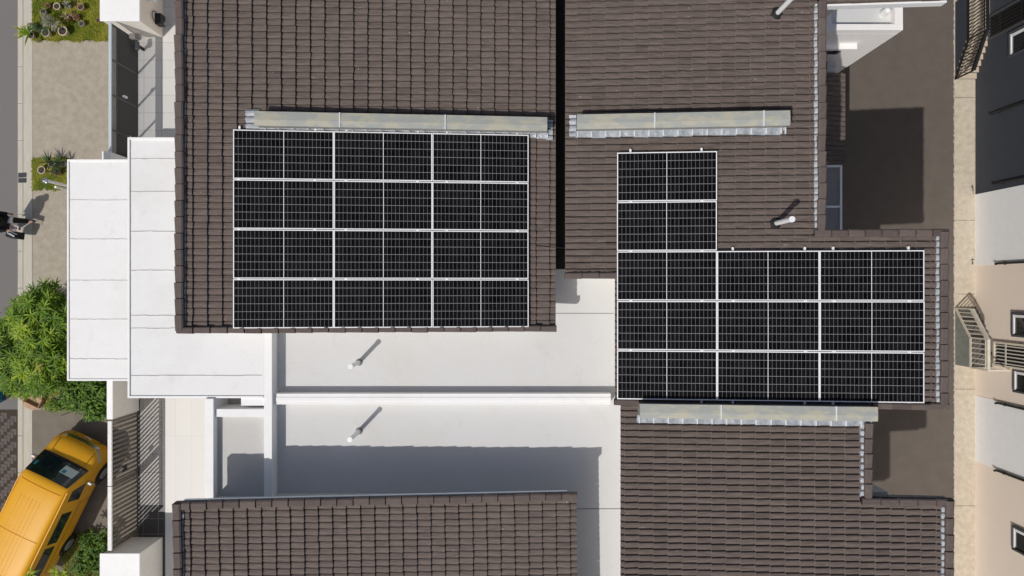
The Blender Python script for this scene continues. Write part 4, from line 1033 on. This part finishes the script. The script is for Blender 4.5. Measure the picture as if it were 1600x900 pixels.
wso = patch(lambda u, v: ws(u, v), 10, 6, 'windscreen', CARGL, van, 0)
patch(lambda u, v: ws(.015 + u * .97, -.02 + v * .07, 1., .026), 10, 1, 'wiper_panel', VANB, wso, 0)
patch(lambda u, v: ws(.60 + u * .30, .22 + v * .36, 1., .024), 4, 3, 'sunshade_card', PAPER, wso, 0)
patch(lambda u, v: ws(.63 + u * .08, .40 + v * .14, 1., .029), 4, 2, 'blue_emblem', TEAL, wso, 0)
patch(lambda u, v: ws(.05 + u * .06, .50 + v * .20, 1., .024), 2, 2, 'permit_sticker', TEAL, wso, 0)
for s in (1, -1):
    side_patch(s, 1.02, 1.58, 1.20, 1.58, 1.16, 1.62, .006, 'side_window', CARGL, van)
    side_patch(s, 1.98, 3.05, 1.98, 3.05, 1.20, 1.60, .006, 'side_window', CARGL, van)
    side_patch(s, 3.17, 4.30, 3.17, 4.26, 1.20, 1.60, .006, 'side_window', CARGL, van)
    side_patch(s, 1.70, 4.2, 1.70, 4.2, .985, 1.005, .006, 'belt_line', VANB, van)
    side_patch(s, 1.70, 1.714, 1.70, 1.714, .40, 1.06, .005, 'door_seam', VANB, van)
    side_patch(s, 1.30, 1.46, 1.30, 1.46, .95, .985, .020, 'door_handle', CHROME, van)
    # mirrors
    m = MB(); c = VP(.98, s * .97, 1.12)
    m.hexa([c + FWD * a + RGT * s * b + Vector((0, 0, z)) for z in (-.07, .09) for (a, b) in ((-.05, -.07), (.05, -.07), (.035, .08), (-.05, .08))]); mo = m.build('wing_mirror', CHROME, van, bevel=.02)
    m = MB(); m.tube(VP(.98, s * .86, 1.08), VP(.98, s * .93, 1.10), .02, n=8); m.build('mirror_arm', VANB, mo)
    # headlamps wrap round the corners
    patch(lambda u, v, s=s: VP(.10 + .30 * u ** 1.6, s * (.52 + .31 * u ** .8), .70 + .15 * v + .10 * u + .02), 6, 2, 'headlight', LAMP, van, 0)
patch(lambda u, v: VP(.045 + .035 * (u * 2 - 1) ** 2 + .05 * v, (u * 2 - 1) * .56, .68 + .10 * v), 10, 2, 'chrome_grille', CHROME, van, 0)
patch(lambda u, v: VP(.030 + .05 * (u * 2 - 1) ** 2, (u * 2 - 1) * .20, .44 + .10 * v), 4, 1, 'number_plate', PVC, van, 0)
for (y0_, y1_) in ((-.55, .02), (-.02, .52)):
    m = MB(); a_ = ws((y0_ + .72) / 1.44, .015, 1., .034); b_ = ws((y1_ + .72) / 1.44, .10, 1., .034); m.tube(a_, b_, .009, .006, 6); m.build('wiper', VANB, wso)
for s in (1, -1):
    m = MB(); pts = [VP(x_, s * (.60 - .10 * (x_ - .2)), top_z(x_, .58) + .008) for x_ in (.20, .30, .39, .50, .58)]
    for a_, b_ in zip(pts, pts[1:]): m.tube(a_, b_, .006, n=6)
    m.build('bonnet_gap', VANB, van)
for xs_ in (1.34, 2.9):
    m = MB(); pts = [VP(xs_, y_, top_z(xs_, y_) + .003) for y_ in np.linspace(-.66, .66, 9)]
    for a_, b_ in zip(pts, pts[1:]): m.tube(a_, b_, .006, n=6)
    m.build('roof_seam', VANY, van)
m = MB()
for y in (-.42, -.30, -.15, -.03, .10, .22):
    for (a, b) in ((1.75, 2.7), (2.75, 4.3)):
        n = 6
        for i in range(n):
            xa_ = a + (b - a) * i / n; xb_ = a + (b - a) * (i + 1) / n
            m.bar(VP(xa_, y, top_z(xa_, y) - .004), VP(xb_, y, top_z(xb_, y) - .004), .014, .012)
m.build('roof_ribs', VANY, van)
for s in (1, -1):
    m = MB()
    for i in range(14):
        xa_ = 1.2 + 3.2 * i / 14; xb_ = 1.2 + 3.2 * (i + 1) / 14
        m.bar(VP(xa_, s * .76, 1.86), VP(xb_, s * .76, 1.86), .03, .025)
    m.build('drip_rail', VANY, van)
for (x, s) in ((.90, 1), (.90, -1), (3.45, 1), (3.45, -1)):
    c = VP(x, s * .80, .32); wv = RGT * s
    m = MB(); m.tube(c - wv * .10, c + wv * .10, .32, n=28); ty = m.build('wheel', RUBB, van)
    m = MB(); m.tube(c + wv * .09, c + wv * .115, .21, .19, n=20)
    m.build('rim', RIM, ty)
    # dark wheel arch lip
    m = MB()
    for i in range(10):
        a0 = math.pi * i / 10; a1 = math.pi * (i + 1) / 10
        pa = VP(x - .37 * math.cos(a0), s * .872, .34 + .37 * math.sin(a0)); pb = VP(x - .37 * math.cos(a1), s * .872, .34 + .37 * math.sin(a1)); m.bar(pa, pb, .05, .03)
    m.build('wheel_arch', VANB, van)

# ================================================================== PERSON
def skin_obj(name, J, bones, m, parent, levels=2):
    names = list(J); idx = {n: i for i, n in enumerate(names)}
    me = bpy.data.meshes.new(name); me.from_pydata([J[n][0] for n in names], [(idx[a], idx[b]) for a, b in bones], []); me.materials.append(m)
    o = bpy.data.objects.new(name, me); COL.objects.link(o)
    sk = o.modifiers.new('skin', 'SKIN'); sk.use_smooth_shade = True
    for i, n in enumerate(names):
        r = J[n][1]; me.skin_vertices[0].data[i].radius = r if isinstance(r, tuple) else (r, r)
    me.skin_vertices[0].data[0].use_root = True
    s = o.modifiers.new('sub', 'SUBSURF'); s.levels = levels; s.render_levels = levels
    if parent: o.parent = parent; o.matrix_parent_inverse = Matrix.Translation(parent.location).inverted()
    return o
PB = Vector((-16.02, 2.06, .0))
person = thing('person', 'person in black jacket and trousers stepping onto the kerb with a bag', 'person', PB)
fw = Vector((.97, -.10, 0)).normalized(); lf = Vector((-fw.y, fw.x, 0))
def PP(f, l, z): return tuple(PB + fw * f + lf * l + Vector((0, 0, z)))
J = {'pelvis': (PP(0, 0, .94), (.13, .16)), 'waist': (PP(.01, 0, 1.08), (.11, .14)), 'chest': (PP(.03, 0, 1.28), (.12, .16)), 'neckb': (PP(.02, 0, 1.45), (.06, .07)), 'neck': (PP(.03, 0, 1.52), .05), 'headl': (PP(.05, 0, 1.60), (.075, .085)), 'headt': (PP(.03, 0, 1.71), (.08, .09)),
     'lhip': (PP(.02, .10, .88), .095), 'lknee': (PP(.20, .12, .50), .065), 'lank': (PP(.27, .14, .10), .043), 'ltoe': (PP(.46, .15, .08), .035),
     'rhip': (PP(-.02, -.10, .88), .095), 'rknee': (PP(.02, -.12, .49), .065), 'rank': (PP(-.14, -.13, .12), .043), 'rtoe': (PP(.03, -.14, .06), .035),
     'lsh': (PP(.02, .19, 1.40), .06), 'lelb': (PP(-.02, .28, 1.12), .045), 'lwr': (PP(.18, .30, .95), .032), 'lpalm': (PP(.25, .29, .91), (.035, .02)),
     'rsh': (PP(.02, -.19, 1.40), .06), 'relb': (PP(.04, -.27, 1.12), .045), 'rwr': (PP(.22, -.24, .98), .032), 'rpalm': (PP(.29, -.22, .95), (.035, .02))}
B = [('pelvis', 'waist'), ('waist', 'chest'), ('chest', 'neckb'), ('neckb', 'neck'), ('neck', 'headl'), ('headl', 'headt')]
for s in 'lr': B += [('pelvis', s + 'hip'), (s + 'hip', s + 'knee'), (s + 'knee', s + 'ank'), (s + 'ank', s + 'toe'), ('chest', s + 'sh'), (s + 'sh', s + 'elb'), (s + 'elb', s + 'wr'), (s + 'wr', s + 'palm')]
for s in 'lr':
    pb = Vector(J[s + 'palm'][0])
    for k, (off, ln) in enumerate(((-.03, .065), (-.012, .078), (.006, .075), (.024, .06))):
        a = pb + lf * off + fw * .03; b_ = a + fw * ln * .5 + Vector((0, 0, -.03)); J[f'{s}f{k}a'] = (tuple(a), .010); J[f'{s}f{k}b'] = (tuple(b_), .009); J[f'{s}f{k}c'] = (tuple(b_ + Vector((0, 0, -.03)) - fw * .005), .008)
        B += [(s + 'palm', f'{s}f{k}a'), (f'{s}f{k}a', f'{s}f{k}b'), (f'{s}f{k}b', f'{s}f{k}c')]
    th = Vector(J[s + 'wr'][0]) + fw * .03 + lf * (-.03 if s == 'l' else .03); J[s + 'th'] = (tuple(th + fw * .04 + Vector((0, 0, -.015))), .010); B += [(s + 'palm', s + 'th')]
skin_obj('body', J, B, SKIN, person)
def sub(keys, grow):
    out = {}
    for k in keys:
        p, r = J[k]; out[k] = (p, tuple(q * grow + .008 for q in r) if isinstance(r, tuple) else r * grow + .008)
    return out
tk = ['pelvis', 'lhip', 'lknee', 'lank', 'rhip', 'rknee', 'rank']; T = sub(tk, 1.38); T['lank'] = (PP(.265, .14, .06), .078); T['rank'] = (PP(-.13, -.13, .08), .078)
skin_obj('trousers', T, [('pelvis', 'lhip'), ('lhip', 'lknee'), ('lknee', 'lank'), ('pelvis', 'rhip'), ('rhip', 'rknee'), ('rknee', 'rank')], CLOTH, person)
jk = ['waist', 'chest', 'neckb', 'lsh', 'lelb', 'lwr', 'rsh', 'relb', 'rwr']; T = sub(jk, 1.3); T['hem'] = (PP(0, 0, .84), (.21, .27)); T['lwr'] = (PP(.20, .295, .935), .05); T['rwr'] = (PP(.24, -.235, .97), .05)
skin_obj('jacket', T, [('waist', 'hem'), ('waist', 'chest'), ('chest', 'neckb'), ('chest', 'lsh'), ('lsh', 'lelb'), ('lelb', 'lwr'), ('chest', 'rsh'), ('rsh', 'relb'), ('relb', 'rwr')], CLOTH, person)
m = MB(); m.lathe([(.0, .12), (.06, .115), (.095, .07), (.108, .0), (.10, -.09), (.085, -.13)], Vector(PP(-.005, 0, 1.72)) , 18); m.build('hair', HAIR, person, smooth=True)
m = MB()
for l in (-.032, .032): m.tube(PP(.128, l, 1.655), PP(.138, l, 1.655), .010, .006, 8)
m.build('eyes', HAIR, person)
m = MB(); m.tube(PP(.125, 0, 1.64), PP(.150, 0, 1.612), .012, .014, 8); m.tube(PP(.12, -.02, 1.575), PP(.12, .02, 1.575), .007, .007, 8); m.build('nose', SKIN, person, smooth=True)
m = MB()
for l in (-.095, .095): m.tube(PP(.03, l, 1.66), PP(.025, l * 1.08, 1.60), .014, .010, 8)
m.build('ears', SKIN, person)
for (k, q) in (('l', (.27, .14, .10)), ('r', (-.14, -.13, .12))):
    T = {'heel': (PP(q[0] - .04, q[1], .085 if k == 'l' else .10), .046), 'mid': (PP(q[0] + .10, q[1] + (.01 if k == 'l' else -.01), .08), .042), 'toe': (PP(q[0] + .22, q[1] + (.01 if k == 'l' else -.01), .075 if k == 'l' else .05), .034)}
    skin_obj('shoe', T, [('heel', 'mid'), ('mid', 'toe')], SHOE, person)
m = MB(); m.hexa([PP(.14, .02, .66), PP(.20, .02, .66), PP(.20, .20, .66), PP(.14, .20, .66), PP(.17, .0, .90), PP(.25, .0, .90), PP(.25, .20, .90), PP(.17, .20, .90)]); m.build('shirt_tail', SHIRT, person)
pf = MB(); pf.hexa([PP(.20, -.20, .80), PP(.46, -.22, .76), PP(.46, -.06, .76), PP(.20, -.04, .80), PP(.20, -.20, .81), PP(.46, -.22, .77), PP(.46, -.06, .77), PP(.20, -.04, .81)])
tag(pf.build('folded_paper', PINKP), 'pale pinkish folded paper held by the person in black', 'paper')
bag = thing('shoulder_bag', 'black bag with pale grey trim carried by the person in black', 'bag', PP(.2, -.3, .4))
m = MB(); m.hexa([PP(.0, -.48, .36), PP(.42, -.48, .36), PP(.42, -.24, .36), PP(.0, -.24, .36), PP(.04, -.43, .74), PP(.36, -.43, .74), PP(.36, -.28, .74), PP(.04, -.28, .74)]); m.build('bag_body', CLOTH, bag, bevel=.03)
m = MB(); m.bar(PP(.10, -.30, .748), PP(.34, -.40, .748), .05, .012); m.build('bag_trim', GREYC, bag)
m = MB(); pts = [Vector(PP(.12 + .3 * t_, -.33 + .08 * math.sin(t_ * 3.14), .74 + .19 * math.sin(t_ * 3.14))) for t_ in np.linspace(0, 1, 10)]
for a, b in zip(pts, pts[1:]): m.tube(a, b, .010, n=8)
m.build('bag_strap', GREYC, bag)
# thin cable slung across the roof gap
m = MB(); pts = [Vector((-.05 + 1.35 * t_, .98 - .12 * t_ , 7.86 + .1 * t_ - .12 * math.sin(3.14 * t_))) for t_ in np.linspace(0, 1, 10)]
for a, b in zip(pts, pts[1:]): m.tube(a, b, .007, n=6)
tag(m.build('cable', RUBB), 'thin black cable slung across the dark gap between the tiled roofs', 'cable')
